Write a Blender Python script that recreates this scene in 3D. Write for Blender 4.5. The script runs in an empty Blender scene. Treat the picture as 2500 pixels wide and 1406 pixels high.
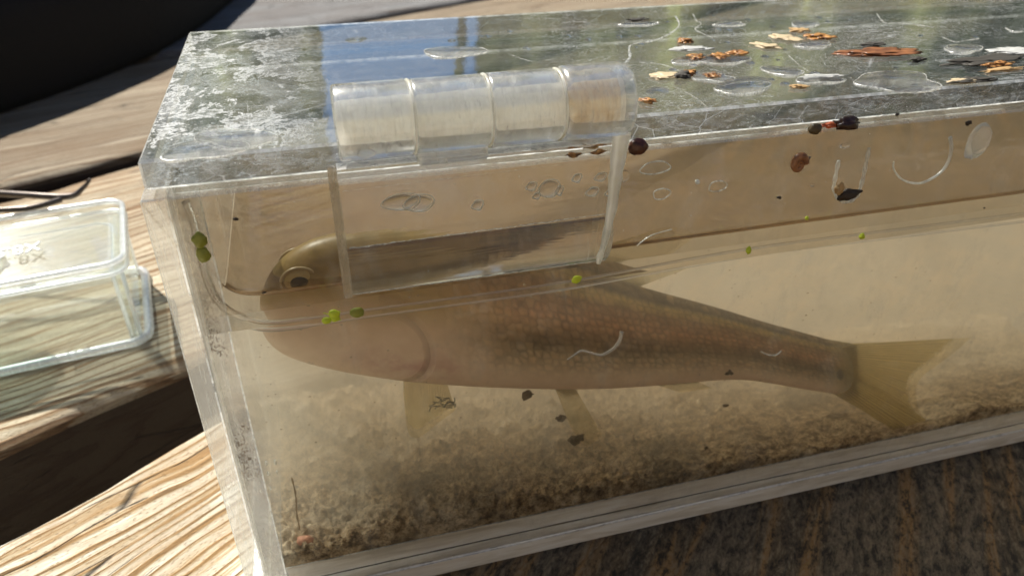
import bpy, bmesh, math, random
from mathutils import Vector, Matrix, noise
random.seed(7)
R = math.radians
S = 0.001                      # everything below is written in millimetres
sc = bpy.context.scene
COL = sc.collection

# ------------------------------------------------------------------ camera, world, sun
CAM = Vector((19.09, -86.24, 31.14)); F = 1831.3
CROT = (R(58.706), R(-0.0666), R(-15.479))
cam = bpy.data.objects.new('camera', bpy.data.cameras.new('camera'))
COL.objects.link(cam)
cam.location = CAM * S
cam.rotation_euler = CROT
cam.data.sensor_width = 36; cam.data.lens = F / 2500 * 36
cam.data.clip_start = 0.005; cam.data.clip_end = 60
cam.data.dof.use_dof = True
cam.data.dof.focus_distance = 0.103
cam.data.dof.aperture_fstop = 36
sc.camera = cam

SUN_EL, SUN_AZ = 50, -30       # azimuth clockwise from +Y
w = bpy.data.worlds.new('World'); sc.world = w; w.use_nodes = True
wt = w.node_tree; wt.nodes.clear()
def wn(t, **k):
    n = wt.nodes.new(t)
    for a, b in k.items(): setattr(n, a, b)
    return n
sky = wn('ShaderNodeTexSky', sky_type='NISHITA', sun_disc=False, sun_elevation=R(SUN_EL), sun_rotation=R(SUN_AZ), air_density=1.0, dust_density=0.0, ozone_density=5.0)
bg = wn('ShaderNodeBackground'); bg.inputs['Strength'].default_value = 0.045
wt.links.new(sky.outputs[0], bg.inputs[0])
# the trees round the place, seen as reflections: green masses below a ragged skyline, with one open gap of sky
def wmath(op, a, b=0.0, c=None):
    n = wn('ShaderNodeMath', operation=op)
    for i, v in enumerate((a, b) if c is None else (a, b, c)):
        if isinstance(v, (int, float)): n.inputs[i].default_value = v
        else: wt.links.new(v, n.inputs[i])
    return n.outputs[0]
tc = wn('ShaderNodeTexCoord'); sep = wn('ShaderNodeSeparateXYZ'); wt.links.new(tc.outputs['Generated'], sep.inputs[0])
az = wmath('MULTIPLY', wmath('ARCTAN2', sep.outputs[0], sep.outputs[1]), 180 / math.pi)
el = wmath('MULTIPLY', wmath('ARCSINE', sep.outputs[2]), 180 / math.pi)
cmb = wn('ShaderNodeCombineXYZ'); wt.links.new(wmath('MULTIPLY', az, 0.12), cmb.inputs[0]); wt.links.new(wmath('MULTIPLY', el, 0.035), cmb.inputs[1])
nz = wn('ShaderNodeTexNoise'); nz.inputs['Scale'].default_value = 1.6; nz.inputs['Detail'].default_value = 7; nz.inputs['Roughness'].default_value = 0.62
wt.links.new(cmb.outputs[0], nz.inputs['Vector'])
cmb2 = wn('ShaderNodeCombineXYZ'); wt.links.new(wmath('MULTIPLY', az, 0.16), cmb2.inputs[0]); wt.links.new(wmath('MULTIPLY', el, 0.1), cmb2.inputs[1])
nz2 = wn('ShaderNodeTexNoise'); nz2.inputs['Scale'].default_value = 3; nz2.inputs['Detail'].default_value = 5
wt.links.new(cmb2.outputs[0], nz2.inputs['Vector'])
wob = wmath('MULTIPLY', wmath('SUBTRACT', nz2.outputs[0], 0.5), 2.0)
azw = wmath('ADD', az, wob)
gap = wmath('MULTIPLY', wmath('LESS_THAN', wmath('ABSOLUTE', wmath('SUBTRACT', azw, 6.3)), 4.9), 1.0)
gap2 = wmath('LESS_THAN', wmath('ABSOLUTE', wmath('SUBTRACT', azw, 12.4)), 0.4)
gap = wmath('MAXIMUM', gap, gap2)
skyline = wmath('ADD', wmath('MULTIPLY', nz2.outputs[0], 16), 17)
tree = wmath('MULTIPLY', wmath('LESS_THAN', el, skyline), wmath('SUBTRACT', 1.0, gap))
ramp = wn('ShaderNodeValToRGB'); wt.links.new(nz.outputs[0], ramp.inputs[0])
e = ramp.color_ramp.elements
e[0].position = 0.36; e[0].color = (0.008, 0.010, 0.007, 1)
e[1].position = 0.72; e[1].color = (0.40, 0.46, 0.12, 1)
k = ramp.color_ramp.elements.new(0.5); k.color = (0.035, 0.045, 0.024, 1)
k = ramp.color_ramp.elements.new(0.6); k.color = (0.12, 0.13, 0.06, 1)
bg2 = wn('ShaderNodeBackground'); bg2.inputs['Strength'].default_value = 1.0
fr = wn('ShaderNodeMapRange'); wt.links.new(sep.outputs[1], fr.inputs[0]); fr.inputs[1].default_value = 0.15; fr.inputs[2].default_value = -0.35
fill_mix = wn('ShaderNodeMix', data_type='RGBA'); wt.links.new(fr.outputs[0], fill_mix.inputs[0]); wt.links.new(ramp.outputs[0], fill_mix.inputs[6]); fill_mix.inputs[7].default_value = (0.26, 0.215, 0.145, 1)  # plain warm fill added behind the camera to brighten the shaded front
wt.links.new(fill_mix.outputs[2], bg2.inputs[0])
mx = wn('ShaderNodeMixShader'); wt.links.new(tree, mx.inputs[0]); wt.links.new(bg.outputs[0], mx.inputs[1]); wt.links.new(bg2.outputs[0], mx.inputs[2])
wo = wn('ShaderNodeOutputWorld'); wt.links.new(mx.outputs[0], wo.inputs[0])

sl = bpy.data.lights.new('sun', 'SUN'); sl.energy = 5.0; sl.angle = R(0.55); sl.color = (1, 0.95, 0.86)
sun = bpy.data.objects.new('sun', sl); COL.objects.link(sun)
sd = Vector((math.sin(R(SUN_AZ)) * math.cos(R(SUN_EL)), math.cos(R(SUN_AZ)) * math.cos(R(SUN_EL)), math.sin(R(SUN_EL))))
sun.rotation_euler = sd.to_track_quat('Z', 'Y').to_euler()

vs = sc.view_settings
sc.display_settings.display_device = 'sRGB'
vs.view_transform = 'Standard'; vs.look = 'None'; vs.gamma = 1; vs.use_curve_mapping = False
vs.exposure = 0.92
cy = sc.cycles
cy.max_bounces = 14; cy.transmission_bounces = 10; cy.transparent_max_bounces = 40; cy.volume_bounces = 3
cy.glossy_bounces = 5; cy.diffuse_bounces = 3; cy.caustics_reflective = True; cy.caustics_refractive = True
cy.sample_clamp_indirect = 4; cy.sample_clamp_direct = 0
cy.use_denoising = True

# ------------------------------------------------------------------ picture ray -> point on a real plane
from mathutils import Euler
CM = Euler(CROT, 'XYZ').to_matrix()
def ray(px, py):
    return (CM @ Vector(((px - 1250) / F, -(py - 703) / F, -1))).normalized()
def onY(px, py, y=0.0):
    d = ray(px, py); return CAM + d * ((y - CAM.y) / d.y)
def onZ(px, py, z=0.0):
    d = ray(px, py); return CAM + d * ((z - CAM.z) / d.z)
def refr(d, n, eta):
    c = -d.dot(n); k = 1 - eta * eta * (1 - c * c)
    return eta * d + (eta * c - math.sqrt(k)) * n
def inW(px, py, y):
    """point at depth y seen through the 4 mm acrylic front wall and the water behind it"""
    d = ray(px, py); p = CAM + d * ((0 - CAM.y) / d.y); n = Vector((0, -1, 0))
    d = refr(d, n, 1 / 1.49); p = p + d * (4 / d.y)
    d = refr(d, n, 1.49 / 1.333); return p + d * ((y - 4) / d.y)

# ------------------------------------------------------------------ material helper
class M:
    def __init__(s, name):
        s.m = bpy.data.materials.new(name); s.m.use_nodes = True; s.t = s.m.node_tree; s.t.nodes.clear()
        s.out = s.n('ShaderNodeOutputMaterial'); s._pos = None
    def n(s, t, ins=None, **k):
        x = s.t.nodes.new(t)
        for a, b in k.items(): setattr(x, a, b)
        for a, b in (ins or {}).items(): s.put(x.inputs[a], b)
        return x
    def put(s, sock, v):
        if isinstance(v, bpy.types.NodeSocket): s.t.links.new(v, sock)
        elif isinstance(v, bpy.types.Node): s.t.links.new(v.outputs[0], sock)
        elif isinstance(v, (tuple, list)) and len(v) == 3 and sock.type == 'RGBA': sock.default_value = (*v, 1)
        else: sock.default_value = v
    @property
    def pos(s):            # world position in millimetres
        if s._pos is None:
            g = s.n('ShaderNodeNewGeometry'); s.g = g
            s._pos = s.n('ShaderNodeVectorMath', {0: g.outputs['Position'], 1: (1000, 1000, 1000)}, operation='MULTIPLY').outputs[0]
        return s._pos
    def mapped(s, scale=(1, 1, 1), rot=(0, 0, 0), loc=(0, 0, 0), v=None):
        return s.n('ShaderNodeMapping', {'Vector': v or s.pos, 'Scale': scale, 'Rotation': rot, 'Location': loc}).outputs[0]
    def noise(s, scale=1, detail=4, rough=.5, v=None, dist=0, out=0):
        return s.n('ShaderNodeTexNoise', {'Vector': v or s.pos, 'Scale': scale, 'Detail': detail, 'Roughness': rough, 'Distortion': dist}).outputs[out]
    def vor(s, scale, v=None, feature='F1', rnd=1, out=0):
        return s.n('ShaderNodeTexVoronoi', {'Vector': v or s.pos, 'Scale': scale, 'Randomness': rnd}, feature=feature).outputs[out]
    def ramp(s, f, stops):
        r = s.n('ShaderNodeValToRGB', {0: f}); e = r.color_ramp.elements
        while len(e) < len(stops): e.new(.5)
        for i, (p, c) in enumerate(stops):
            e[i].position = p; e[i].color = (*c, 1) if isinstance(c, (tuple, list)) else (c, c, c, 1)
        return r.outputs[0]
    def math(s, op, a, b=0.0, clamp=False):
        x = s.n('ShaderNodeMath', {0: a, 1: b}, operation=op); x.use_clamp = clamp; return x.outputs[0]
    def mixc(s, f, a, b, mode='MIX'):
        x = s.n('ShaderNodeMix', data_type='RGBA', blend_type=mode)
        s.put(x.inputs[0], f); s.put(x.inputs[6], a); s.put(x.inputs[7], b); return x.outputs[2]
    def mix(s, f, a, b): return s.n('ShaderNodeMixShader', {0: f, 1: a, 2: b}).outputs[0]
    def add(s, a, b): return s.n('ShaderNodeAddShader', {0: a, 1: b}).outputs[0]
    def sep(s, v=None): return s.n('ShaderNodeSeparateXYZ', {0: v or s.pos}).outputs
    def bump(s, h, st=.5, dist=.0002): return s.n('ShaderNodeBump', {'Height': h, 'Strength': st, 'Distance': dist}).outputs[0]
    def fres(s, f0=.04, mul=1.0, normal=None):
        """reflectance of a thin clear sheet for the angle it is met at (same from both sides)"""
        s.pos
        d = s.n('ShaderNodeVectorMath', {0: s.g.outputs['Incoming'], 1: normal if normal is not None else s.g.outputs['Normal']}, operation='DOT_PRODUCT').outputs['Value']
        x = s.math('SUBTRACT', 1.0, s.math('ABSOLUTE', d))
        x = s.math('POWER', x, 5.0)
        return s.math('MULTIPLY', s.math('ADD', s.math('MULTIPLY', x, 1 - f0), f0), mul, clamp=True)
    def done(s, surf=None, vol=None):
        if surf is not None: s.put(s.out.inputs['Surface'], surf)
        if vol is not None: s.put(s.out.inputs['Volume'], vol)
        return s.m
    def pbr(s, **k):
        x = s.n('ShaderNodeBsdfPrincipled')
        for a, b in k.items(): s.put(x.inputs[a.replace('_', ' ')], b)
        return x.outputs[0]

def plain(name, col, rough=.5, **k):
    m = M(name); return m.done(m.pbr(Base_Color=col, Roughness=rough, **k))

# ------------------------------------------------------------------ mesh helpers (mm in, metres out)
def obj(name, verts, faces, mat, parent=None, smooth=False, mi=None, uv=None, flip=False, fixn=False, sharp=None):
    vs_ = [Vector(v) for v in verts]
    lo = Vector([min(v[i] for v in vs_) for i in range(3)]); hi = Vector([max(v[i] for v in vs_) for i in range(3)])
    c = (lo + hi) / 2; c.z = lo.z
    me = bpy.data.meshes.new(name)
    me.from_pydata([(v - c) * S for v in vs_], [], faces)
    for m_ in (mat if isinstance(mat, list) else [mat]): me.materials.append(m_)
    if mi:
        for p, i in zip(me.polygons, mi): p.material_index = i
    if fixn or flip:
        b = bmesh.new(); b.from_mesh(me)
        if fixn: bmesh.ops.recalc_face_normals(b, faces=b.faces)
        if flip: bmesh.ops.reverse_faces(b, faces=b.faces)
        b.to_mesh(me); b.free()
    if uv:
        l = me.uv_layers.new(name='UVMap')
        for lp in me.loops: l.data[lp.index].uv = uv[lp.vertex_index]
    if smooth:
        for p in me.polygons: p.use_smooth = True
    if sharp: me.set_sharp_from_angle(angle=R(sharp))
    me.update()
    o = bpy.data.objects.new(name, me); COL.objects.link(o)
    if parent is not None:
        o.parent = parent; o.location = c * S - gloc(parent)
    else: o.location = c * S
    return o
def gloc(o):
    l = Vector(o.location)
    while o.parent is not None: o = o.parent; l += Vector(o.location)
    return l
def thing(name, label, cat, loc=(0, 0, 0), group=None):
    o = bpy.data.objects.new(name, None); COL.objects.link(o); o.empty_display_size = .01
    o.location = Vector(loc) * S; o['label'] = label; o['category'] = cat
    if group: o['group'] = group
    return o
def tag(o, label, cat, group=None, kind=None):
    o['label'] = label; o['category'] = cat
    if group: o['group'] = group
    if kind: o['kind'] = kind
    return o
def boxm(x0, y0, z0, x1, y1, z1, bev=0.0, seg=2):
    b = bmesh.new(); bmesh.ops.create_cube(b, size=1)
    for v in b.verts:
        v.co = Vector(((x0 + x1) / 2 + v.co.x * (x1 - x0), (y0 + y1) / 2 + v.co.y * (y1 - y0), (z0 + z1) / 2 + v.co.z * (z1 - z0)))
    if bev: bmesh.ops.bevel(b, geom=b.edges[:], offset=bev, segments=seg, affect='EDGES', profile=.5)
    b.verts.index_update()
    r = [v.co.copy() for v in b.verts], [[v.index for v in f.verts] for f in b.faces]
    b.free(); return r
def box(name, a, b_, mat, parent=None, bev=0.0, **k):
    v, f = boxm(*a, *b_, bev); return obj(name, v, f, mat, parent, **k)
def join(*ms):
    V, Fc = [], []
    for v, f in ms:
        n = len(V); V += list(v); Fc += [[i + n for i in q] for q in f]
    return V, Fc
def tube(pts, rad, n=10, cap=True, close=False):
    pts = [Vector(p) for p in pts]; N = len(pts)
    rs = rad if isinstance(rad, (list, tuple)) else [rad] * N
    V, Fc = [], []; up = Vector((0, 0, 1)); prev = None
    for i, p in enumerate(pts):
        if close: t = pts[(i + 1) % N] - pts[i - 1]
        else: t = pts[min(i + 1, N - 1)] - pts[max(i - 1, 0)]
        t.normalize()
        if prev is None:
            a = t.cross(up)
            if a.length < .1: a = t.cross(Vector((1, 0, 0)))
        else: a = prev - t * prev.dot(t)
        a.normalize(); prev = a; b = t.cross(a)
        for j in range(n):
            q = 2 * math.pi * j / n
            V.append(p + (a * math.cos(q) + b * math.sin(q)) * rs[i])
    for i in range(N if close else N - 1):
        for j in range(n):
            i2 = (i + 1) % N
            Fc.append([i * n + j, i * n + (j + 1) % n, i2 * n + (j + 1) % n, i2 * n + j])
    if cap and not close:
        Fc.append([j for j in range(n)][::-1]); Fc.append([(N - 1) * n + j for j in range(n)])
    return V, Fc
def spline(pts, k=6):
    P = [Vector(p) for p in pts]; out = []
    for i in range(len(P) - 1):
        p0 = P[max(i - 1, 0)]; p1 = P[i]; p2 = P[i + 1]; p3 = P[min(i + 2, len(P) - 1)]
        for j in range(k):
            t = j / k
            out.append(.5 * ((2 * p1) + (-p0 + p2) * t + (2 * p0 - 5 * p1 + 4 * p2 - p3) * t * t + (-p0 + 3 * p1 - 3 * p2 + p3) * t ** 3))
    out.append(P[-1]); return out
def blob(c, r, seed=0, rough=.15, sub=3, flat=None, freq=1.3):
    """lumpy rounded body: radii r (3), centre c; flat = axis squashing below the plane it sits on"""
    b = bmesh.new(); bmesh.ops.create_icosphere(b, subdivisions=sub, radius=1)
    V = []
    for v in b.verts:
        d = v.co.normalized()
        f = 1 + rough * noise.fractal(d * freq + Vector((seed * 3.1, seed, -seed)), 1, 2, 4) * 1.6
        V.append(Vector((c[0] + d.x * r[0] * f, c[1] + d.y * r[1] * f, c[2] + d.z * r[2] * f)))
    b.verts.index_update(); Fc = [[v.index for v in f.verts] for f in b.faces]; b.free()
    return V, Fc

# ------------------------------------------------------------------ materials
def wood(name, base, streak, ang, fine=1.0, seed=0, rough=.8, contrast=1.0, bump=.8, dark_right=False, side=None):
    m = M(name)
    v = m.mapped(rot=(0, 0, -ang), loc=(seed * 37.0, seed * 11.0, 0))
    lg = m.noise(1.0, 2, .5, m.mapped((.006, .02, .02), v=v))
    kn = m.noise(1.0, 2, .5, m.mapped((.03, .05, .05), v=v))
    wavy = m.n('ShaderNodeVectorMath', {0: v, 1: m.n('ShaderNodeCombineXYZ', {1: m.math('ADD', m.math('MULTIPLY', lg, 30.0), m.math('MULTIPLY', kn, 5.0))}).outputs[0]}, operation='ADD').outputs[0]
    y = m.sep(wavy)[1]
    jit = m.noise(1.0, 3, .5, m.mapped((.004, .35 * fine, .3), v=wavy))
    ph = m.math('ADD', m.math('MULTIPLY', y, .36 * fine), m.math('MULTIPLY', jit, 2.4))
    ring = m.math('FRACT', ph)                      # sharp late wood line at the end of each ring
    late = m.ramp(ring, [(.0, .9), (.07, .15), (.50, .0), (.80, .5), (.95, 1.0), (1.0, .9)])
    fib = m.noise(1.0, 6, .65, m.mapped((.05, 4.2, 3), v=wavy))
    fib2 = m.noise(1.0, 3, .6, m.mapped((.5, 9.0, 6), v=wavy))
    blot = m.noise(.03, 4, .6, m.mapped((.5, 1.2, 1), v=v))
    f = m.math('ADD', m.math('MULTIPLY', late, .46 * contrast), m.math('ADD', m.math('MULTIPLY', fib, .62), m.math('MULTIPLY', fib2, .25)))
    col = m.ramp(f, [(.30, base[2]), (.47, base[1]), (.60, base[0]), (.74, streak[1]), (.95, streak[0])])
    col = m.mixc(m.ramp(blot, [(.50, 0.0), (.64, .55)]), col, streak[1])
    pit = m.vor(1.5, m.mapped((.55, 1.5, 1), v=wavy)); cell = m.ramp(m.math('ADD', pit, m.math('MULTIPLY', m.noise(3.0, 3, .7), .3)), [(.28, .6), (.5, 0.0)])
    col = m.mixc(m.math('MULTIPLY', cell, .75), col, tuple(c * .55 for c in streak[1]))
    crk = m.ramp(m.vor(.11, m.mapped((.12, 1.6, 1), v=wavy), 'DISTANCE_TO_EDGE'), [(.0, 1.0), (.02, 0.0)])
    crk = m.math('MULTIPLY', crk, m.ramp(m.noise(.06, 2), [(.5, .0), (.56, 1.0)]))
    col = m.mixc(m.math('MULTIPLY', crk, .9), col, (.012, .008, .005))
    rg = rough
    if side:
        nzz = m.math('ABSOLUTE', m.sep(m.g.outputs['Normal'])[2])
        col = m.mixc(m.ramp(nzz, [(.3, .97), (.7, 0.0)]), col, side)  # side faces near black: shade of the gap put into the colour
    if dark_right:  # towards the right: darker brown colour, turned grain, lower roughness
        wx = m.sep(m.mapped(rot=(0, 0, R(12))))
        edge_n = m.math('MULTIPLY', m.noise(.05, 4, .6), 16.0)
        wm = m.math('SUBTRACT', m.math('ADD', wx[0], edge_n), 4.0)
        wm = m.ramp(m.math('DIVIDE', wm, 12.0), [(.0, 0.0), (1.0, 1.0)])
        v2 = m.mapped(rot=(0, 0, -R(50)), loc=(11, 5, 0))
        bands = m.noise(1.0, 4, .6, m.mapped((.006, .075, .05), v=v2), dist=.25)
        bc = m.ramp(bands, [(.38, (.10, .076, .050)), (.46, (.20, .13, .065)), (.50, (.42, .23, .08)), (.535, (.22, .145, .075)), (.56, (.15, .11, .068)), (.66, (.25, .19, .12))])
        grit = m.noise(.62, 9, .80, m.mapped((.55, 1.2, 1), v=v2), dist=.25)
        bc = m.mixc(m.ramp(grit, [(.42, .9), (.50, 0.0)]), bc, (.015, .011, .007))
        bc = m.mixc(m.ramp(grit, [(.52, 0.0), (.62, .7)]), bc, (.42, .33, .21))
        ck = m.ramp(m.vor(.16, m.mapped((.16, 1.0, 1), v=m.n('ShaderNodeVectorMath', {0: v2, 1: m.n('ShaderNodeCombineXYZ', {1: m.math('MULTIPLY', grit, 5.0)}).outputs[0]}, operation='ADD').outputs[0]), 'DISTANCE_TO_EDGE'), [(.0, 1.0), (.022, 0.0)])
        ck = m.math('MULTIPLY', ck, m.ramp(m.noise(.07, 3), [(.45, .1), (.6, 1.0)]))
        bc = m.mixc(m.math('MULTIPLY', ck, .9), bc, (.01, .008, .006))
        col = m.mixc(wm, col, bc)
        rg = m.math('SUBTRACT', rough, m.math('MULTIPLY', wm, .28))
        late = m.math('ADD', late, m.math('MULTIPLY', m.math('MULTIPLY', grit, wm), 4.0))
    h = m.math('SUBTRACT', m.math('ADD', m.math('MULTIPLY', late, .6), m.math('ADD', fib, m.math('MULTIPLY', fib2, .6))), m.math('ADD', m.math('MULTIPLY', cell, .5), m.math('MULTIPLY', crk, 2.0)))
    return m.done(m.pbr(Base_Color=col, Roughness=rg, Normal=m.bump(h, bump, .0007)))

PANG = R(36)
W_A = wood('weathered_pine_striped', [(.50, .42, .28), (.70, .66, .54), (.82, .80, .71)], [(.07, .04, .016), (.33, .19, .07)], PANG, contrast=1.1, dark_right=True)
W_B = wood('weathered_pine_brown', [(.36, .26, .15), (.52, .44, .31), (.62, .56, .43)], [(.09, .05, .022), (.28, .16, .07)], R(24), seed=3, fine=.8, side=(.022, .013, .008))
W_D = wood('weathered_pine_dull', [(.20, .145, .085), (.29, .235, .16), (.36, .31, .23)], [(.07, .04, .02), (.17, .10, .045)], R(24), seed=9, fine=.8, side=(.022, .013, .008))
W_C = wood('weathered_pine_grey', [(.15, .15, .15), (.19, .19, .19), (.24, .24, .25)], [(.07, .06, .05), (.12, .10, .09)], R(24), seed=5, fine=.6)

def clear_sheet(name, f0=.05, tint=(.955, .965, .96), rough=.015, scuff=None, scuffcol=(.75, .77, .78), edge=True, mul=1.0, bumpn=None):
    """clear acrylic sheet: passes light straight, mirrors at grazing angles, scuffs scatter it"""
    m = M(name); m.pos
    nrm = None
    if bumpn: nrm = m.bump(bumpn(m), .35, .00006)
    gl = m.n('ShaderNodeBsdfGlossy', {'Color': (1, 1, 1), 'Roughness': rough})
    if nrm is not None: m.put(gl.inputs['Normal'], nrm)
    tr = m.n('ShaderNodeBsdfTransparent', {'Color': tint})
    s = m.mix(m.fres(f0, mul), tr.outputs[0], gl.outputs[0])
    if scuff:
        f = scuff(m)
        df = m.n('ShaderNodeBsdfDiffuse', {'Color': scuffcol}); tl = m.n('ShaderNodeBsdfTranslucent', {'Color': scuffcol})
        g2 = m.n('ShaderNodeBsdfGlossy', {'Color': (.9, .9, .9), 'Roughness': .38})
        sc_ = m.mix(.35, m.mix(.5, df.outputs[0], tl.outputs[0]), g2.outputs[0])
        s = m.mix(f, s, sc_)
    return m.done(s)

def lid_scuff(m):
    x, y, z = m.sep()
    v = m.mapped((.085, .065, .5))
    a = m.noise(1.0, 10, .74, v, dist=.35)
    soft = m.ramp(m.noise(.16, 5, .6, m.mapped(loc=(7, 3, 0))), [(.45, 0.0), (.72, .2)])
    a = m.ramp(a, [(.50, 0.0), (.515, .7), (.54, .22), (.58, .06), (.61, .5), (.63, .0)])
    a = m.math('ADD', a, soft)
    b = m.noise(1.5, 6, .7, m.mapped((.8, .9, 1)), dist=.8)
    b = m.ramp(b, [(.60, 0.0), (.64, .9)])
    left = m.math('SUBTRACT', 1.0, m.math('DIVIDE', m.math('SUBTRACT', x, 10.0), 15.0), clamp=True)
    a = m.math('MULTIPLY', m.math('ADD', a, m.math('MULTIPLY', b, .5)), m.math('ADD', m.math('MULTIPLY', left, .95), .05))
    # fine hair scratches everywhere
    sc1 = m.vor(.10, m.mapped((.25, 1.6, 1), rot=(0, 0, .5)), 'DISTANCE_TO_EDGE')
    sc1 = m.ramp(sc1, [(.0, .5), (.006, 0.0)])
    sc2 = m.vor(.22, m.mapped((1.0, .3, 1), rot=(0, 0, -.7), loc=(9, 3, 0)), 'DISTANCE_TO_EDGE')
    sc2 = m.ramp(sc2, [(.0, .35), (.008, 0.0)])
    dots = m.ramp(m.vor(1.2), [(.0, .9), (.07, .6), (.09, 0.0)])
    dsel = m.ramp(m.noise(.3, 3), [(.5, 0.0), (.6, 1.0)])
    r = m.math('ADD', a, m.math('MULTIPLY', dots, dsel))
    gate = m.ramp(m.noise(.12, 4, .6, m.mapped(loc=(40, 9, 3))), [(.48, 0.0), (.62, .8)])
    r = m.math('ADD', r, m.math('MULTIPLY', m.math('ADD', sc1, sc2), gate))
    smear = m.ramp(m.noise(.9, 6, .65, m.mapped((.3, 1, 1), rot=(0, 0, .35), loc=(3, 7, 1)), dist=.7), [(.5, .0), (.68, .6)])
    cx = m.math('ABSOLUTE', m.math('SUBTRACT', x, 121.0)); band = m.math('SUBTRACT', 1.0, m.math('DIVIDE', cx, 9.0), clamp=True)
    r = m.math('ADD', r, m.math('MULTIPLY', smear, band))
    cn = m.noise(.33, 5, .6, m.mapped((.55, .9, 1), loc=(31, 2, 0)), dist=1.0)
    pool = m.math('ADD', m.ramp(cn, [(.470, 0.0), (.478, .7), (.486, 0.0)]), m.ramp(cn, [(.575, 0.0), (.582, .6), (.59, 0.0)]))
    pg = m.ramp(m.noise(.05, 3, .5, m.mapped(loc=(3, 17, 0))), [(.44, .05), (.56, 1.0)])
    right = m.math('DIVIDE', m.math('SUBTRACT', x, 52.0), 10.0, clamp=True)
    r = m.math('ADD', r, m.math('MULTIPLY', m.math('MULTIPLY', pool, pg), right))
    return m.math('ADD', r, .01, clamp=True)
def edge_scuff(m):
    x, y, z = m.sep()
    a = m.noise(1.0, 7, .68, m.mapped((.45, 1.0, 1.2)), dist=1.0)
    a = m.ramp(a, [(.48, 0.01), (.60, .26), (.70, .03)])
    low = m.ramp(m.math('ADD', m.math('DIVIDE', m.math('ADD', z, 3.6), 1.5), m.math('MULTIPLY', m.noise(1.4, 6, .8), .9)), [(.22, .95), (.46, 0.0)])
    sp = m.ramp(m.vor(1.7), [(.0, 1.0), (.10, .7), (.14, 0.0)])
    sp = m.math('MULTIPLY', sp, m.ramp(m.noise(.5, 3), [(.5, 0.0), (.6, 1.0)]))
    st = m.ramp(m.vor(.35, m.mapped((.5, 1, 1.3), rot=(0, .75, 0)), 'DISTANCE_TO_EDGE'), [(.0, .5), (.02, 0.0)])
    st = m.math('MULTIPLY', st, m.ramp(m.noise(.12, 2), [(.45, .15), (.6, 1.0)]))
    return m.math('ADD', m.math('ADD', a, m.math('MAXIMUM', low, sp)), st, clamp=True)
def wall_scuff(m):
    d = m.ramp(m.vor(.55), [(.0, .8), (.035, .5), (.05, 0.0)])
    d = m.math('MULTIPLY', d, m.ramp(m.noise(.12, 3), [(.48, 0.0), (.56, 1.0)]))
    s = m.ramp(m.noise(.35, 6, .7, m.mapped((.5, 1, .25))), [(.52, 0.0), (.8, .20)])
    return m.math('ADD', d, m.math('ADD', s, .004), clamp=True)

LID_TOP = clear_sheet('lid_acrylic', .06, tint=(.80, .83, .84), scuff=lid_scuff, rough=.012, mul=1.25, bumpn=lambda m: m.noise(.35, 3, .5, m.mapped((1, .6, 1))))
LID_EDGE = clear_sheet('lid_edge_acrylic', .08, tint=(.56, .59, .61), scuff=edge_scuff, rough=.06, mul=1.3, scuffcol=(.70, .74, .80))
WALL = clear_sheet('wall_acrylic', .04, scuff=wall_scuff)
WALL_DRY = clear_sheet('tinted_wall_acrylic', .04, tint=(.86, .835, .80), scuff=wall_scuff)  # same sheet with a darker, browner tint

def frosted(name, col=(.80, .81, .80), amount=.45, dirt=0.0, dirtcol=(.10, .05, .03), streak=(0.6, .6, .12), rough=.2, soft=False):
    m = M(name)
    n1 = m.noise(1.3, 7, .7, m.mapped(streak), dist=.6)
    a = m.ramp(n1, [(.36, amount * .9), (.54, amount), (.57, amount * 1.35), (.62, amount)] if soft else [(.36, amount * .35), (.50, amount), (.58, min(1, amount * 1.9)), (.68, amount * .6)])
    df = m.n('ShaderNodeBsdfDiffuse', {'Color': col}); tl = m.n('ShaderNodeBsdfTranslucent', {'Color': col})
    gl = m.n('ShaderNodeBsdfGlossy', {'Color': (1, 1, 1), 'Roughness': rough, 'Normal': m.bump(n1, .2 if soft else .5, .0003)})
    tr = m.n('ShaderNodeBsdfTransparent', {'Color': tuple(c * 1.05 if c < .95 else c for c in (.88, .89, .88))})
    base = m.mix(m.fres(.07, 1.2), tr.outputs[0], gl.outputs[0])
    s = m.mix(a, base, m.mix(.25, m.mix(.6, df.outputs[0], tl.outputs[0]), gl.outputs[0]))
    if dirt:
        d = m.noise(3.2, 8, .85, m.mapped((1, 1, .6), loc=(5, 5, 5)))
        big = m.noise(.12, 3, .5, m.mapped(loc=(2, 0, 8)))
        dm = m.ramp(m.math('MULTIPLY', d, m.math('MULTIPLY', big, 2.0)), [(.60 - dirt * .2, 0.0), (.66 - dirt * .2, .9)])
        dd = m.n('ShaderNodeBsdfDiffuse', {'Color': dirtcol})
        zg = m.ramp(m.math('DIVIDE', m.math('ADD', m.sep()[2], 60.0), 60.0), [(.05, .15), (.2, 1.0), (.55, 1.0), (.7, .12)])
        s = m.mix(m.math('MULTIPLY', dm, zg), s, dd.outputs[0])
    return m.done(s)
EDGE = frosted('sawn_acrylic_edge', col=(.80, .79, .74), amount=.34, streak=(1.0, .8, .06), soft=True)
EDGE2 = frosted('glued_joint', col=(.62, .60, .57), amount=.42, dirt=.20, dirtcol=(.16, .10, .065), soft=True)
ARRIS = frosted('polished_arris', col=(.93, .93, .90), amount=.62, rough=.12, streak=(.25, .25, .25))
EDGEL = frosted('lip_edge', col=(.42, .35, .27), amount=.22, dirt=0, streak=(.1, .5, 1.5))
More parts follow.
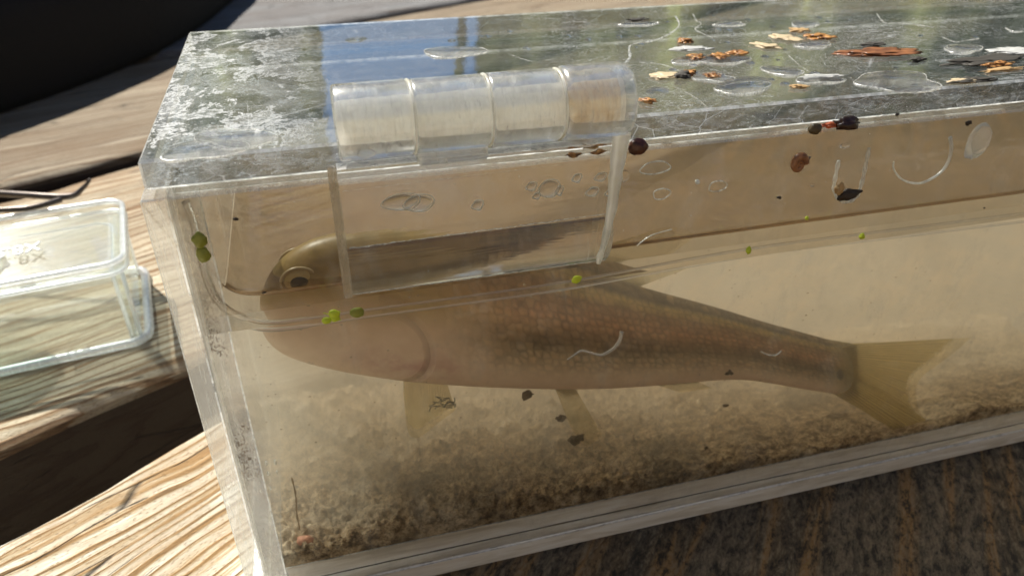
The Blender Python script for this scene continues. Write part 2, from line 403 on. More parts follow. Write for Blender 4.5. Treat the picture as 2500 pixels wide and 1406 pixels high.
def base_edge():
    m = M('base_edge')
    n1 = m.noise(1.0, 5, .6, m.mapped((.06, .3, .5)), dist=.5)
    c = m.ramp(n1, [(.3, (.80, .70, .54)), (.5, (.94, .86, .73)), (.65, (.98, .94, .86))])
    df = m.n('ShaderNodeBsdfDiffuse', {'Color': c}); gl = m.n('ShaderNodeBsdfGlossy', {'Color': (1, 1, 1), 'Roughness': .08, 'Normal': m.bump(n1, .15, .0003)})
    tr = m.n('ShaderNodeBsdfTransparent', {'Color': (.9, .9, .9)})
    s_ = m.mix(m.ramp(n1, [(.3, .75), (.6, .97)]), tr.outputs[0], df.outputs[0])
    return m.done(m.mix(m.fres(.12, 1.2), s_, gl.outputs[0]))
EDGEB = base_edge()
SEAM = frosted('bright_seam', col=(.85, .84, .80), amount=.75, dirt=.2)

def glass(name, ior, rough=0.0, col=(1, 1, 1), tmix=0.0, scuff=None, bumpf=None, bs=.3, coat=0.0):
    m = M(name); m.pos
    g = m.n('ShaderNodeBsdfGlass', {'Color': col, 'Roughness': rough, 'IOR': ior})
    if bumpf: m.put(g.inputs['Normal'], m.bump(bumpf(m), bs, .0002))
    s = g.outputs[0]
    if tmix: s = m.mix(tmix, s, m.n('ShaderNodeBsdfTransparent', {'Color': col}).outputs[0])
    if scuff:
        c = (.90, .89, .83)
        d = m.mix(.4, m.n('ShaderNodeBsdfDiffuse', {'Color': c}).outputs[0], m.n('ShaderNodeBsdfTranslucent', {'Color': c}).outputs[0])
        s = m.mix(scuff(m), s, d)
    if coat: s = m.mix(coat, s, m.n('ShaderNodeBsdfGlossy', {'Color': (1, 1, 1), 'Roughness': .22}).outputs[0])
    return m.done(s)
G_FRONT = glass('front_wall_outer', 1.49, scuff=wall_scuff)
G_IN_AIR = glass('front_wall_inner_dry', 1.49)
G_IN_WET = glass('front_wall_inner_wet', 1.49 / 1.333)
def leaf_scuff(m):
    d = m.ramp(m.noise(2.2, 6, .8, m.mapped((.5, 1, 1))), [(.64, .0), (.74, .55)])
    return m.math('ADD', d, .01, clamp=True)
G_LEAF = glass('hinge_leaf_acrylic', 1.49, scuff=leaf_scuff, bumpf=lambda m: m.noise(1.0, 4, .6, m.mapped((.05, .6, .55))), bs=.2)
def kn_scuff(m):
    n = m.noise(1.0, 6, .7, m.mapped((.7, .5, .5)))
    st = m.ramp(m.noise(1.0, 5, .7, m.mapped((1.6, .3, .3))), [(.52, .0), (.7, .45)])
    return m.math('ADD', m.ramp(n, [(.42, .03), (.7, .20)]), m.math('MULTIPLY', st, .6), clamp=True)
G_KN = glass('knuckle_acrylic', 1.49, rough=.0, col=(.985, .985, .965), tmix=.22, scuff=kn_scuff, bumpf=lambda m: m.noise(.5, 3, .5, m.mapped((.4, 1, 1))), bs=.2, coat=.12)
def drop_mat():
    m = M('clear_water_drop')
    gl = m.n('ShaderNodeBsdfGlossy', {'Color': (1, 1, 1), 'Roughness': .03})
    tr = m.n('ShaderNodeBsdfTransparent', {'Color': (.93, .93, .91)})
    return m.done(m.mix(m.fres(.045, 1.6), tr.outputs[0], gl.outputs[0]))
DROP = drop_mat()
G_BEAD = glass('water_bead', 1.333, tmix=.2)
G_DROP = glass('water_drop_lens', 1.333, tmix=.5)
DRYR = frosted('dried_rim_and_glint', col=(.86, .85, .80), amount=.42)
WHITE_RIM = frosted('pale_residue', col=(.86, .85, .80), amount=.8, rough=.15)

# ------------------------------------------------------------------ the deck (setting)
def plank(name, p0, ang, length, width, thick, mat, z=-80.0, bev=3.0, jitter=0):
    """p0: a point on the plank's front long edge; the plank lies to the left of direction ang"""
    b = bmesh.new(); bmesh.ops.create_cube(b, size=1)
    for v in b.verts: v.co = Vector((v.co.x * length, v.co.y * width, v.co.z * thick))
    bmesh.ops.bevel(b, geom=[e for e in b.edges if abs((e.verts[0].co - e.verts[1].co).normalized().x) > .9], offset=bev, segments=5, affect='EDGES', profile=.5)
    bmesh.ops.subdivide_edges(b, edges=[e for e in b.edges if abs((e.verts[0].co - e.verts[1].co).normalized().x) > .9], cuts=120, use_grid_fill=True)
    d = Vector((math.cos(ang), math.sin(ang), 0)); n = Vector((-d.y, d.x, 0))
    c = Vector((p0[0], p0[1], z - thick / 2)) + n * (width / 2)
    V = []
    for v in b.verts:
        q = v.co.copy()
        e = noise.noise(Vector((q.x * .03, q.y * .1, jitter))) * 1.1 + noise.noise(Vector((q.x * .2, q.y, jitter + 4))) * .3
        if abs(q.y) > width / 2 - 4: q.y += e; 
        if abs(q.y) > width / 2 - 6 and q.z > 0: q.z += min(0, e) * .8
        V.append(c + d * q.x + n * q.y + Vector((0, 0, q.z)))
    b.verts.index_update(); Fc = [[v.index for v in f.verts] for f in b.faces]; b.free()
    return V, Fc
def deck_board(name, label, *a, **k):
    v, f = plank(name, *a, **k); o = obj(name, v, f, a[5], smooth=False)
    return tag(o, label, 'deck board', 'deck boards')
A1, A2 = Vector((-47, 30)), Vector((-12, 52.5))
angA = math.atan2(A2.y - A1.y, A2.x - A1.x)
nA = Vector((-math.sin(angA), math.cos(angA)))
angB = R(29)
pA = A1 - nA * 190
va, fa = plank('x', (pA.x, pA.y), angA, 900, 190, 38, W_A, jitter=1)
tag(obj('deck_board', va, fa, W_A), 'sunlit striped board with grey and orange grain directly under the tank', 'deck board', 'deck boards')
pB = Vector((-53, 57)); 
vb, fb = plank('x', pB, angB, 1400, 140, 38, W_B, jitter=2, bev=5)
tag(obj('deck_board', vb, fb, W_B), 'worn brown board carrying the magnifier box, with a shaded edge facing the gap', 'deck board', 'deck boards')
nB = Vector((-math.sin(angB), math.cos(angB)))
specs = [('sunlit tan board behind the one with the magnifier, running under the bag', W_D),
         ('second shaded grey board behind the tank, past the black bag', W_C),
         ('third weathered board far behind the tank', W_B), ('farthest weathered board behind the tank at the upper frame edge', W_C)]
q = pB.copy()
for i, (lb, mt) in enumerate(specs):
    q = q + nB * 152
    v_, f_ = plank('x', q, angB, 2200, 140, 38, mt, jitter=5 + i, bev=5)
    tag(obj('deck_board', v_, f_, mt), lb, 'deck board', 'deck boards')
q = pA.copy()
for i in range(2):
    q = q - nA * 146
    v_, f_ = plank('x', q, angA, 900, 140, 38, W_A, jitter=15 + i)
    if i == 0: tag(obj('deck_board', v_, f_, W_A), 'board in front of the tank, mostly outside the picture', 'deck board', 'deck boards')
g = obj('ground', [(-4000, -3000, -190), (4000, -3000, -190), (4000, 6000, -190), (-4000, 6000, -190)], [[0, 1, 2, 3]], plain('dark_soil', (.035, .028, .02), .95))
tag(g, 'dark earth showing only between the deck boards', 'ground', kind='structure')

# ------------------------------------------------------------------ the tank
XR = 216.0; ZT = -4.7; ZW = -23.6; ZB = -72.0
tank = thing('acrylic_tank', 'clear acrylic tank of murky water with a thick hinged lid, standing on the deck', 'tank', (108, 32, -80))
# front wall: outer face refracts, inner face refracts towards air above and water below the waterline
m = M('white_seam_and_glint')
SEAMG = m.done(m.mix(.35, m.n('ShaderNodeBsdfDiffuse', {'Color': (.95, .94, .9)}).outputs[0], m.n('ShaderNodeBsdfGlossy', {'Color': (1, 1, .95), 'Roughness': .25}).outputs[0]))
def front_wall():
    x0, x1, y0, y1, zb, zt = 2.0, XR - 4, 0.0, 4.0, -76.0, ZT
    c = .25; zw = ZW - .2
    V = [(x0 + c, y0, zb + c), (x1 - c, y0, zb + c), (x1 - c, y0, zw), (x0 + c, y0, zw), (x1 - c, y0, zt - c), (x0 + c, y0, zt - c),   # outer 0-5
         (x0, y0 + c, zb), (x1, y0 + c, zb), (x1, y0 + c, zt), (x0, y0 + c, zt),                                                     # rim 6-9
         (x0, y1, zb), (x1, y1, zb), (x1, y1, zw), (x0, y1, zw), (x1, y1, zt), (x0, y1, zt)]                                         # inner 10-15
    Fc = [[0, 1, 2, 3], [3, 2, 4, 5], [6, 7, 1, 0], [7, 8, 4, 2, 1], [8, 9, 5, 4], [9, 6, 0, 3, 5],
          [10, 11, 7, 6], [11, 12, 14, 8, 7], [14, 15, 9, 8], [15, 13, 10, 6, 9], [11, 10, 13, 12], [12, 13, 15, 14]]
    mi = [0, 1, 4, 3, 3, 3, 4, 3, 3, 3, 2, 1]
    return obj('front_wall', V, Fc, [G_FRONT, WALL_DRY, G_IN_WET, EDGE, EDGEB], tank, mi=mi)
fw = front_wall()
def slab(name, a, b_, mats, axis, parent=tank, bev=.2):
    """mats = [face material, edge material]; axis = thin axis"""
    v, f = boxm(*a, *b_, bev, seg=1)
    mi = []
    for q in f:
        n = (Vector(v[q[1]]) - Vector(v[q[0]])).cross(Vector(v[q[2]]) - Vector(v[q[1]])).normalized()
        m_ = max(abs(n.x), abs(n.y), abs(n.z))
        mi.append(2 if m_ < .95 else (0 if abs(n[axis]) > .9 else 1))
    return obj(name, v, f, mats + [ARRIS], parent, mi=mi)
lw = slab('left_wall', (-.85, 0, -76), (1.95, 65, ZT), [WALL, EDGE], 0)
slab('left_liner', (2.0, 4.1, -76), (5.0, 60.9, ZT), [WALL, EDGE2], 0)
slab('right_wall', (XR - 4, 0, -76), (XR, 65, ZT), [WALL, EDGE], 0)
slab('back_wall', (2.0, 61, -76), (XR - 4.1, 65, ZT), [WALL, EDGE], 1)
slab('base_plate', (-.85, 0, -80), (XR, 65, -76.05), [WALL, EDGEB], 2, bev=.35)
slab('bottom_panel', (5.1, 4.1, -76.0), (XR - 4.1, 60.9, ZB - .1), [WALL, EDGEB], 2)
sp_ = [Vector((2 + 210 * i / 200, -.03, -76.0 + .05 * noise.noise(Vector((i * .3, 0, 0))))) for i in range(201)]
v, f = tube(sp_, [.07 + .05 * abs(noise.noise(Vector((i * .25, 5, 0)))) + (.16 if 40 < i < 98 else 0) * abs(noise.noise(Vector((i * .45, 1, 0)))) for i in range(201)], 6)  # one stretch thickened, a white stand-in for a sun glint on the seam
obj('seam', v, f, SEAMG, tank)
# lid
lid = thing('lid', 'x', 'x'); del lid['label']; del lid['category']
lid.parent = tank; lid.location = Vector((108, 32, ZT)) * S - Vector(tank.location)
slab('lid_plate', (0, 0, -3.6), (XR, 65, 0), [LID_TOP, LID_EDGE], 2, parent=lid, bev=.35)
slab('lid_lip', (2.6, 1.0, ZT + .02), (XR - 3, 64, -3.65), [WALL, EDGEL], 2, parent=lid, bev=.1)

# hinge: four knuckles round a pin, a leaf glued to the front wall
hinge = bpy.data.objects.new('hinge', None); COL.objects.link(hinge); hinge.parent = tank
hinge.location = Vector((39, -2, -20)) * S - Vector(tank.location)
m = M('white_glue')
n_ = m.noise(1.2, 5, .6, m.mapped((1, 1, .4)))
c_ = m.ramp(n_, [(.3, (.90, .88, .78)), (.6, (.99, .985, .95))])
gs = m.mix(.8, m.n('ShaderNodeBsdfDiffuse', {'Color': c_}).outputs[0], m.n('ShaderNodeBsdfTranslucent', {'Color': c_}).outputs[0])
GLUE = m.done(m.mix(.14, gs, m.n('ShaderNodeBsdfGlossy', {'Color': (1, 1, 1), 'Roughness': .15, 'Normal': m.bump(n_, .4, .0003)}).outputs[0]))
HY, HZ = -2.0, 3.0
def barrel(x0, x1, r, bev=.35, n=56, hole=2.6):
    prof = [(x0, hole), (x0, r - bev), (x0 + bev * .3, r - bev * .3), (x0 + bev, r), (x1 - bev, r), (x1 - bev * .3, r - bev * .3), (x1, r - bev), (x1, hole)]
    V, Fc = [], []
    for x, rr in prof:
        for j in range(n):
            a = 2 * math.pi * j / n; V.append((x, HY + rr * math.cos(a), HZ + rr * math.sin(a)))
    for i in range(len(prof)):
        i2 = (i + 1) % len(prof)
        for j in range(n): Fc.append([i * n + j, i2 * n + j, i2 * n + (j + 1) % n, i * n + (j + 1) % n])
    return V, Fc
xs = [21.6, 30.3, 39.2, 48.0, 57.2]
for i in range(4):
    v, f = barrel(xs[i] + .12, xs[i + 1] - .12, [4.3, 4.25, 4.3, 4.5][i], bev=[.35, .35, .4, .9][i])
    obj('knuckle', v, f, G_KN, hinge, smooth=True, fixn=True, sharp=50)
for xj in xs[1:4]:
    v, f = tube([(xj, HY + 4.2 * math.cos(a), HZ + 4.2 * math.sin(a)) for a in [2 * math.pi * i / 48 for i in range(48)]], .15, 6, close=True)
    obj('joint_ring', v, f, GLUE, hinge, smooth=True)
m = M('pin_acrylic')
px_ = m.sep()[0]; pn = m.noise(1.0, 5, .65, m.mapped((2.4, .5, .5)))
c_ = m.ramp(pn, [(.35, (.86, .83, .76)), (.5, (.96, .95, .92)), (.7, (.99, .99, .97))])
c_ = m.mixc(m.math('MULTIPLY', m.math('GREATER_THAN', px_, 48.2), m.math('LESS_THAN', px_, 55.0)), c_, m.ramp(pn, [(.3, (.45, .30, .16)), (.5, (.85, .70, .50)), (.7, (.95, .90, .78))]))
PINM = m.done(m.mix(.12, m.mix(.6, m.n('ShaderNodeBsdfDiffuse', {'Color': c_}).outputs[0], m.n('ShaderNodeBsdfTranslucent', {'Color': c_}).outputs[0]), m.n('ShaderNodeBsdfTransparent', {}).outputs[0]))
v, f = tube([(22.6, HY, HZ), (55.6, HY, HZ)], 2.5, 24)
obj('pin', v, f, PINM, hinge, smooth=True, fixn=True, sharp=50)
lc = .22
prof = [(-.04, -2.4 - lc), (-.04 - lc, -2.4), (-2.6 + lc, -2.4), (-2.6, -2.4 - lc), (-2.6, -12.4)] + [(-2.45 - 1.15 * math.sin(math.pi * min(.98, (k + .5) / 21)) ** .8 + .9 * (k / 20) ** 2, -12.6 - 7.1 * k / 20) for k in range(21)] + [(-1.3, -19.9), (-.04 - lc, -19.9), (-.04, -19.9 + lc)]
lv = [(x, y, z) for x in (21.3, 56.2) for y, z in prof]; n_p = len(prof)
lf = [[i, n_p + i, n_p + (i + 1) % n_p, (i + 1) % n_p] for i in range(n_p)] + [list(range(n_p)), [n_p + i for i in range(n_p)][::-1]]
lmi = []
for q in lf:
    n = (Vector(lv[q[1]]) - Vector(lv[q[0]])).cross(Vector(lv[q[2]]) - Vector(lv[q[1]])).normalized()
    lmi.append(0 if abs(n.y) > .55 else (1 if abs(n.x) > .5 else 2))
box('glue_residue', (20.2, -1.0, -20.6), (21.25, -.03, -2.6), frosted('brown_glue', col=(.40, .32, .22), amount=.42, dirt=.3, dirtcol=(.12, .07, .04)), hinge)
box('glue_residue', (21.3, -.7, -20.5), (56.6, -.03, -19.95), frosted('pale_glue', col=(.75, .72, .65), amount=.4, dirt=.1), hinge)
leaf = obj('leaf', lv, lf, [G_LEAF, EDGE, SEAM], hinge, mi=lmi, fixn=True)
for (za, zb_, rr_) in [(-12.6, -12.2, .10), (-5.0, -4.4, .03), (-19.8, -19.8, .10)]:
    P = [Vector((21.6 + 34.4 * i / 120, -2.66 if za > -15 else -1.6, za + (zb_ - za) * i / 120 + .12 * noise.noise(Vector((i * .5, za, 0))))) for i in range(121)]
    v, f = tube(P, [rr_ * (.3 + 1.4 * abs(noise.noise(Vector((i * .37, za, 9))))) for i in range(121)], 6); obj('scratch', v, f, DRYR, hinge)
# the leaf runs up into the second knuckle, and a bright strip of glue follows its free end up to the fourth
box('leaf_tab', (30.6, -4.2, -2.35), (39.0, -1.2, -.4), G_KN, hinge, bev=.4)
gl_pts = spline([(56.3, -3.3, -.6), (56.2, -3.0, -4), (56.1, -2.7, -8), (55.9, -2.7, -12), (55.2, -2.7, -16), (54.6, -2.7, -19.6)], 8)
gr = [1.15 - .8 * i / (len(gl_pts) - 1) + .05 * math.sin(i * .9) + (.16 if i == 14 else 0) for i in range(len(gl_pts))]
v, f = tube(gl_pts, gr, 12)
obj('glue_strip', v, f, GLUE, hinge, smooth=True)
# air bubbles trapped in the glue behind the leaf: thin bright rims
for (px, py, rx, rz) in [(1018, 487, 1.9, 1.15), (975, 484, 2.4, 1.1), (1333, 452, 1.45, 1.25), (1400, 427, .65, .6), (1457, 424, .8, .6), (1437, 460, .9, .65),
                         (1480, 462, .7, .55), (1290, 447, .7, .6), (1358, 457, .5, .7), (1303, 470, .5, .45), (1160, 492, .75, .7)]:
    p = onY(px, py, -.5)
    ring = [(p.x + rx * math.cos(a) + .12 * math.sin(3 * a), -1.2, p.z + rz * math.sin(a) + .1 * math.sin(2 * a)) for a in [2 * math.pi * i / 40 for i in range(40)]]
    obj('air_bubble', *blob((p.x, -1.25, p.z), (rx * .92, .3, rz * .92), rx * 7, .05, 3), G_BEAD, hinge, smooth=True)
    v, f = tube(ring, .06, 8, close=True)
    obj('bubble_rim', v, f, GLUE, hinge, smooth=True)

# ------------------------------------------------------------------ water
m = M('murky_water_body')
sca = m.n('ShaderNodeVolumeScatter', {'Color': (.955, .888, .755), 'Density': 32.0, 'Anisotropy': .45})
absn = m.n('ShaderNodeVolumeAbsorption', {'Color': (.955, .888, .755), 'Density': 32.0})
MWATER = m.done(None, m.add(sca.outputs[0], absn.outputs[0]))
v, f = boxm(5.06, 4.04, ZB - .05, XR - 4.1, 60.95, ZW - .05)
water = tag(obj('water', v, f, MWATER), 'murky beige water filling the acrylic tank to below its lid', 'water', kind='structure')
m = M('water_surface')
g_ = m.n('ShaderNodeBsdfGlossy', {'Color': (1, 1, 1), 'Roughness': .02, 'Normal': m.bump(m.noise(.25, 3, .5, m.mapped((.4, 1, 1))), .5, .0004)})
t_ = m.n('ShaderNodeBsdfTransparent', {'Color': (.70, .625, .54)})
WSURF = m.done(m.mix(m.fres(.02, 1.0), t_.outputs[0], g_.outputs[0]))
NX, NY = 420, 90
V = []
for j in range(NY + 1):
    tt = j / NY; y = 4.06 + 56.84 * (tt ** 1.6 if tt < .5 else 1 - (1 - tt) ** 1.6 * 1.0) if False else 4.06 + 56.84 * (.5 - .5 * math.cos(math.pi * tt))
    for i in range(NX + 1):
        ti = i / NX; x = 5.1 + 206.7 * (ti ** 1.5)
        dl = math.exp(-(x - 5.1) / 1.6); df_ = math.exp(-(y - 4.06) / 1.9); db = math.exp(-(60.9 - y) / 1.2)
        zz = ZW + 2.6 * df_ + 1.4 * db + 2.2 * dl + .05 * noise.noise(Vector((x * .12, y * .12, 0)))
        V.append((x, y, zz))
Fc = [[j * (NX + 1) + i, j * (NX + 1) + i + 1, (j + 1) * (NX + 1) + i + 1, (j + 1) * (NX + 1) + i] for j in range(NY) for i in range(NX)]
MENB = glass('meniscus_film', 1.333, col=(.66, .53, .40), tmix=.15)
obj('water_surface', V, Fc, [WSURF, MENB], water, smooth=True, mi=[1 if sum(V[k][1] for k in q) / 4 < 8.4 else 0 for q in Fc])
# meniscus: the bright bead where the water climbs the front wall and the front left corner
mp = spline([onY(452, 497, 3.9), onY(470, 545, 3.9), onY(492, 640, 3.9), onY(512, 705, 3.9), onY(545, 752, 3.9), onY(600, 782, 3.9), onY(660, 793, 3.9), onY(760, 783, 3.9), onY(900, 762, 3.9),
             onY(1150, 728, 3.9), onY(1400, 691, 3.9), onY(1830, 613, 3.9), onY(2200, 565, 3.9), onY(2560, 520, 3.9)], 8)
mp = [Vector((p.x, 4.45, p.z)) for p in mp]
rr = [.52 if i < 40 else (.34 if i < 56 else .2) for i in range(len(mp))]
v, f = tube(mp, rr, 10)
obj('meniscus', v, f, glass('meniscus_glass', 1.333, tmix=.0, coat=.12), water, smooth=True)

# ------------------------------------------------------------------ sediment
m = M('silt')
n1 = m.noise(.55, 8, .75); n2 = m.noise(2.6, 5, .7); n3 = m.noise(.08, 3, .5)
col = m.ramp(n1, [(.32, (.06, .038, .02)), (.43, (.26, .17, .085)), (.52, (.56, .40, .22)), (.64, (.82, .66, .42))])
col = m.mixc(m.ramp(n2, [(.35, .7), (.5, 0.0)]), col, (.05, .035, .02))
col = m.mixc(m.ramp(n3, [(.5, .0), (.68, .5)]), col, (.07, .065, .05))
col = m.mixc(m.math('MULTIPLY', m.ramp(m.noise(.05, 4, .6, m.mapped(loc=(70, 3, 0))), [(.5, .0), (.62, .75)]), m.ramp(n1, [(.4, .3), (.6, 1.0)])), col, (.88, .75, .54))
SILT = m.done(m.pbr(Base_Color=col, Roughness=.95, Normal=m.bump(m.math('ADD', n1, m.math('MULTIPLY', n2, .6)), .9, .001)))
NX, NY = 620, 130
V = []
for j in range(NY + 1):
    y = 4.1 + 56.8 * (j / NY) ** 1.35
    for i in range(NX + 1):
        x = 5.1 + 170 * i / NX
        h = 1.9 + 1.5 * noise.fractal(Vector((x * .06, y * .07, 3)), 1, 2, 4) + 2.2 * abs(noise.fractal(Vector((x * .22, y * .25, 7)), .8, 2.1, 5)) + 1.3 * abs(noise.fractal(Vector((x * .75, y * .8, 1)), .7, 2.1, 4))
        h *= .22 + .78 / (1 + math.exp((x - 84) / 10))
        h += 1.6 * max(0, noise.fractal(Vector((x * .045, y * .05, 21)), 1, 2, 3)) * 2
        h += 2.4 * math.exp(-((x - 42) / 26) ** 2) * math.exp(-((y - 18) / 16) ** 2) + .03 * (y - 4) * .9
        h = max(h, .15 + .12 * noise.noise(Vector((x * 1.2, y * 1.2, 2))))
        if y < 4.6: h = h * .85
        V.append((x, y, ZB + h))
n0 = len(V)
Fc = [[j * (NX + 1) + i, j * (NX + 1) + i + 1, (j + 1) * (NX + 1) + i + 1, (j + 1) * (NX + 1) + i] for j in range(NY) for i in range(NX)]
for i in range(NX + 1): V.append((5.1 + 170 * i / NX, 4.1, ZB - .02))
Fc += [[n0 + i, n0 + i + 1, i + 1, i] for i in range(NX)]
tag(obj('silt', V, Fc, SILT, smooth=True), 'lumpy brown silt and algae covering the bottom of the tank', 'silt', kind='stuff')

# ------------------------------------------------------------------ the fish
fish_st = [  # px along, top, bottom as seen through the front wall, depth of the mid plane, half thickness / half height
    (634, 768, 790, 14.2, 0.95), (640, 752, 806, 14.2, 0.85), (660, 708, 836, 14.2, 0.7), (700, 662, 864, 14.2, 0.58), (760, 626, 884, 14.2, 0.54), (830, 607, 900, 14.2, 0.52), (900, 597, 912, 14.2, 0.5), (1000, 594, 926, 14.2, 0.48),
    (1150, 602, 938, 14.2, 0.46), (1300, 622, 944, 14.2, 0.44), (1400, 648, 946, 14.2, 0.43), (1500, 680, 944, 14.0, 0.42), (1600, 711, 938, 13.9, 0.4), (1700, 737, 930, 13.7, 0.39),
    (1787, 762, 924, 13.5, 0.38), (1855, 783, 930, 13.4, 0.37), (1946, 808, 946, 13.3, 0.34), (2020, 828, 958, 13.1, 0.28), (2070, 836, 970, 13.0, .16), (2092, 842, 972, 13.0, .05)]
def lerp_st(k=6):
    out = []
    P = [Vector((a, b, c)) for a, b, c, d, e in fish_st]; Q = [Vector((d, e, 0)) for a, b, c, d, e in fish_st]
    A = spline(P, k); B = spline(Q, k)
    return [(a.x, a.y, a.z, b.x, b.y) for a, b in zip(A, B)]
ST = lerp_st(8)
NR = 64
V, UV, axis = [], [], []
L = 0; prev = None
for (px, pt, pb, d, wr) in ST:
    T = inW(px, pt, d); B = inW(px, pb, d); c = (T + B) / 2; h = (T - B).length / 2
    up = (T - B).normalized() if h > 1e-6 else Vector((0, 0, 1))
    if prev is not None: L += (c - prev).length
    prev = c; axis.append((c, h, up, L, wr))
for _ in range(6):
    ax2 = list(axis)
    for i in range(2, len(axis) - 2):
        a_, b_, c_ = axis[i - 1], axis[i], axis[i + 1]
        ax2[i] = ((a_[0] + b_[0] * 2 + c_[0]) / 4, (a_[1] + b_[1] * 2 + c_[1]) / 4, ((a_[2] + b_[2] * 2 + c_[2]) / 4).normalized(), b_[3], (a_[4] + b_[4] * 2 + c_[4]) / 4)
    axis = ax2
for i, (c, h, up, L, wr) in enumerate(axis):
    t = (axis[min(i + 1, len(axis) - 1)][0] - axis[max(i - 1, 0)][0]).normalized()
    side = t.cross(up).normalized()      # towards the camera is -y
    if side.y > 0: side = -side
    for j in range(NR):
        a = 2 * math.pi * j / NR
        ca, sa = math.cos(a), math.sin(a)
        ex = abs(sa) ** .92 * (1 if sa >= 0 else -1)
        bw = 1.0 + .10 * (-ca)           # fuller belly
        fold = 0
        V.append(c + up * h * ca + side * h * wr * ex * bw)
        UV.append((L, ca * .5 + .5))
Fc = []
n = len(axis)
for i in range(n - 1):
    for j in range(NR): Fc.append([i * NR + j, i * NR + (j + 1) % NR, (i + 1) * NR + (j + 1) % NR, (i + 1) * NR + j])
Fc.append(list(range(NR))[::-1]); Fc.append([(n - 1) * NR + j for j in range(NR)])
m = M('fish_skin')
uvn = m.n('ShaderNodeUVMap'); us = m.sep(uvn.outputs[0]); u, vv = us[0], us[1]
base = m.ramp(vv, [(.03, (.95, .72, .55)), (.24, (.92, .72, .50)), (.35, (.74, .56, .34)), (.46, (.27, .19, .10)), (.55, (.34, .20, .095)), (.66, (.62, .31, .14)), (.80, (.36, .18, .07)), (.88, (.62, .42, .12)), (.93, (.10, .075, .05)), (.98, (.16, .10, .05))])
hx = m.n('ShaderNodeCombineXYZ', {0: m.math('ADD', m.math('MULTIPLY', u, .72), m.math('MULTIPLY', vv, 3.0)), 1: m.math('MULTIPLY', vv, 17.0)}).outputs[0]
sc_v = m.vor(1.0, hx, 'DISTANCE_TO_EDGE', .5); sc_f = m.vor(1.0, hx, 'F1', .5)
edge_ = m.ramp(sc_v, [(.0, .9), (.2, .45), (.42, 0.0)])
bodymask = m.math('MULTIPLY', m.ramp(m.math('DIVIDE', u, 100.0), [(.22, 0.0), (.36, 1.0)]), m.ramp(vv, [(.16, 0.0), (.34, 1.0)]))
col = m.mixc(m.math('MULTIPLY', edge_, m.math('MULTIPLY', m.math('MULTIPLY', bodymask, .72), m.ramp(m.noise(.35, 3), [(.35, .55), (.62, 1.0)]))), base, (.04, .028, .015))
shine = m.math('MULTIPLY', m.ramp(m.vor(1.0, hx, 'F1', .5, 1), [(.55, 0.0), (.9, 1.0)]), bodymask)
col = m.mixc(m.math('MULTIPLY', shine, .22), col, (.80, .50, .24))
# head: paler cheek, pinkish gill cover with an arc behind it
headm = m.ramp(m.math('DIVIDE', u, 100.0), [(.0, 1.0), (.22, 1.0), (.38, 0.0)])
cheek = m.ramp(vv, [(.2, (.96, .76, .58)), (.5, (.80, .56, .36)), (.66, (.50, .34, .12)), (.85, (.30, .20, .06))])
col = m.mixc(headm, col, cheek)
pk = m.math('MULTIPLY', m.math('MULTIPLY', m.ramp(m.math('DIVIDE', u, 60.0), [(.15, 0.0), (.33, 1.0), (.46, .7), (.60, 0.0)]), m.ramp(vv, [(.05, .3), (.2, 1.0), (.42, 0.0)])), m.ramp(m.noise(.30, 4, .6), [(.4, .1), (.6, .8)]))
col = m.mixc(pk, col, (.62, .30, .24))
gx = m.math('SUBTRACT', u, 17.0); gy = m.math('MULTIPLY', m.math('SUBTRACT', vv, .30), 22.0)
gr_ = m.math('SQRT', m.math('ADD', m.math('MULTIPLY', gx, gx), m.math('MULTIPLY', gy, gy)))
arc = m.math('MULTIPLY', m.ramp(m.math('ABSOLUTE', m.math('SUBTRACT', gr_, 7.2)), [(.0, 1.0), (1.0, 0.0)]), m.math('GREATER_THAN', gx, 0.0))
arc2 = m.math('MULTIPLY', m.ramp(m.math('ABSOLUTE', m.math('SUBTRACT', gr_, 2.8)), [(.0, .7), (.5, 0.0)]), m.math('GREATER_THAN', 1.5, gx))
col = m.mixc(m.math('MULTIPLY', m.math('MAXIMUM', arc, m.math('MULTIPLY', arc2, .0)), .2), col, (.16, .07, .055))
col = m.mixc(m.ramp(m.noise(.5, 4), [(.4, .0), (.7, .2)]), col, (.6, .38, .18))
tailm = m.ramp(m.math('DIVIDE', u, L / 1.0), [(.93, 0.0), (.985, 1.0)])
col = m.mixc(tailm, col, (.44, .35, .16))
du = m.math('DIVIDE', m.math('SUBTRACT', u, L * .955), 1.2); dv = m.math('DIVIDE', m.math('SUBTRACT', vv, .44), .12)
spot = m.math('ADD', m.math('MULTIPLY', du, du), m.math('MULTIPLY', dv, dv))
col = m.mixc(m.ramp(spot, [(.3, .75), (1.2, 0.0)]), col, (.05, .05, .05))
hgt = m.math('ADD', m.math('MULTIPLY', m.math('SUBTRACT', 1.0, sc_f), bodymask), m.math('MULTIPLY', arc, -1.5))
FSKIN = m.done(m.pbr(Base_Color=col, Roughness=.42, Specular_IOR_Level=.5, Normal=m.bump(hgt, .6, .0005)))
eyeC3 = onY(728, 672, 25)
fish = thing('fish', 'brown striped minnow with pale belly and yellow tail hanging in the murky water', 'fish', tuple(axis[60][0]))
body = obj('body', V, Fc, FSKIN, fish, smooth=True, uv=UV)
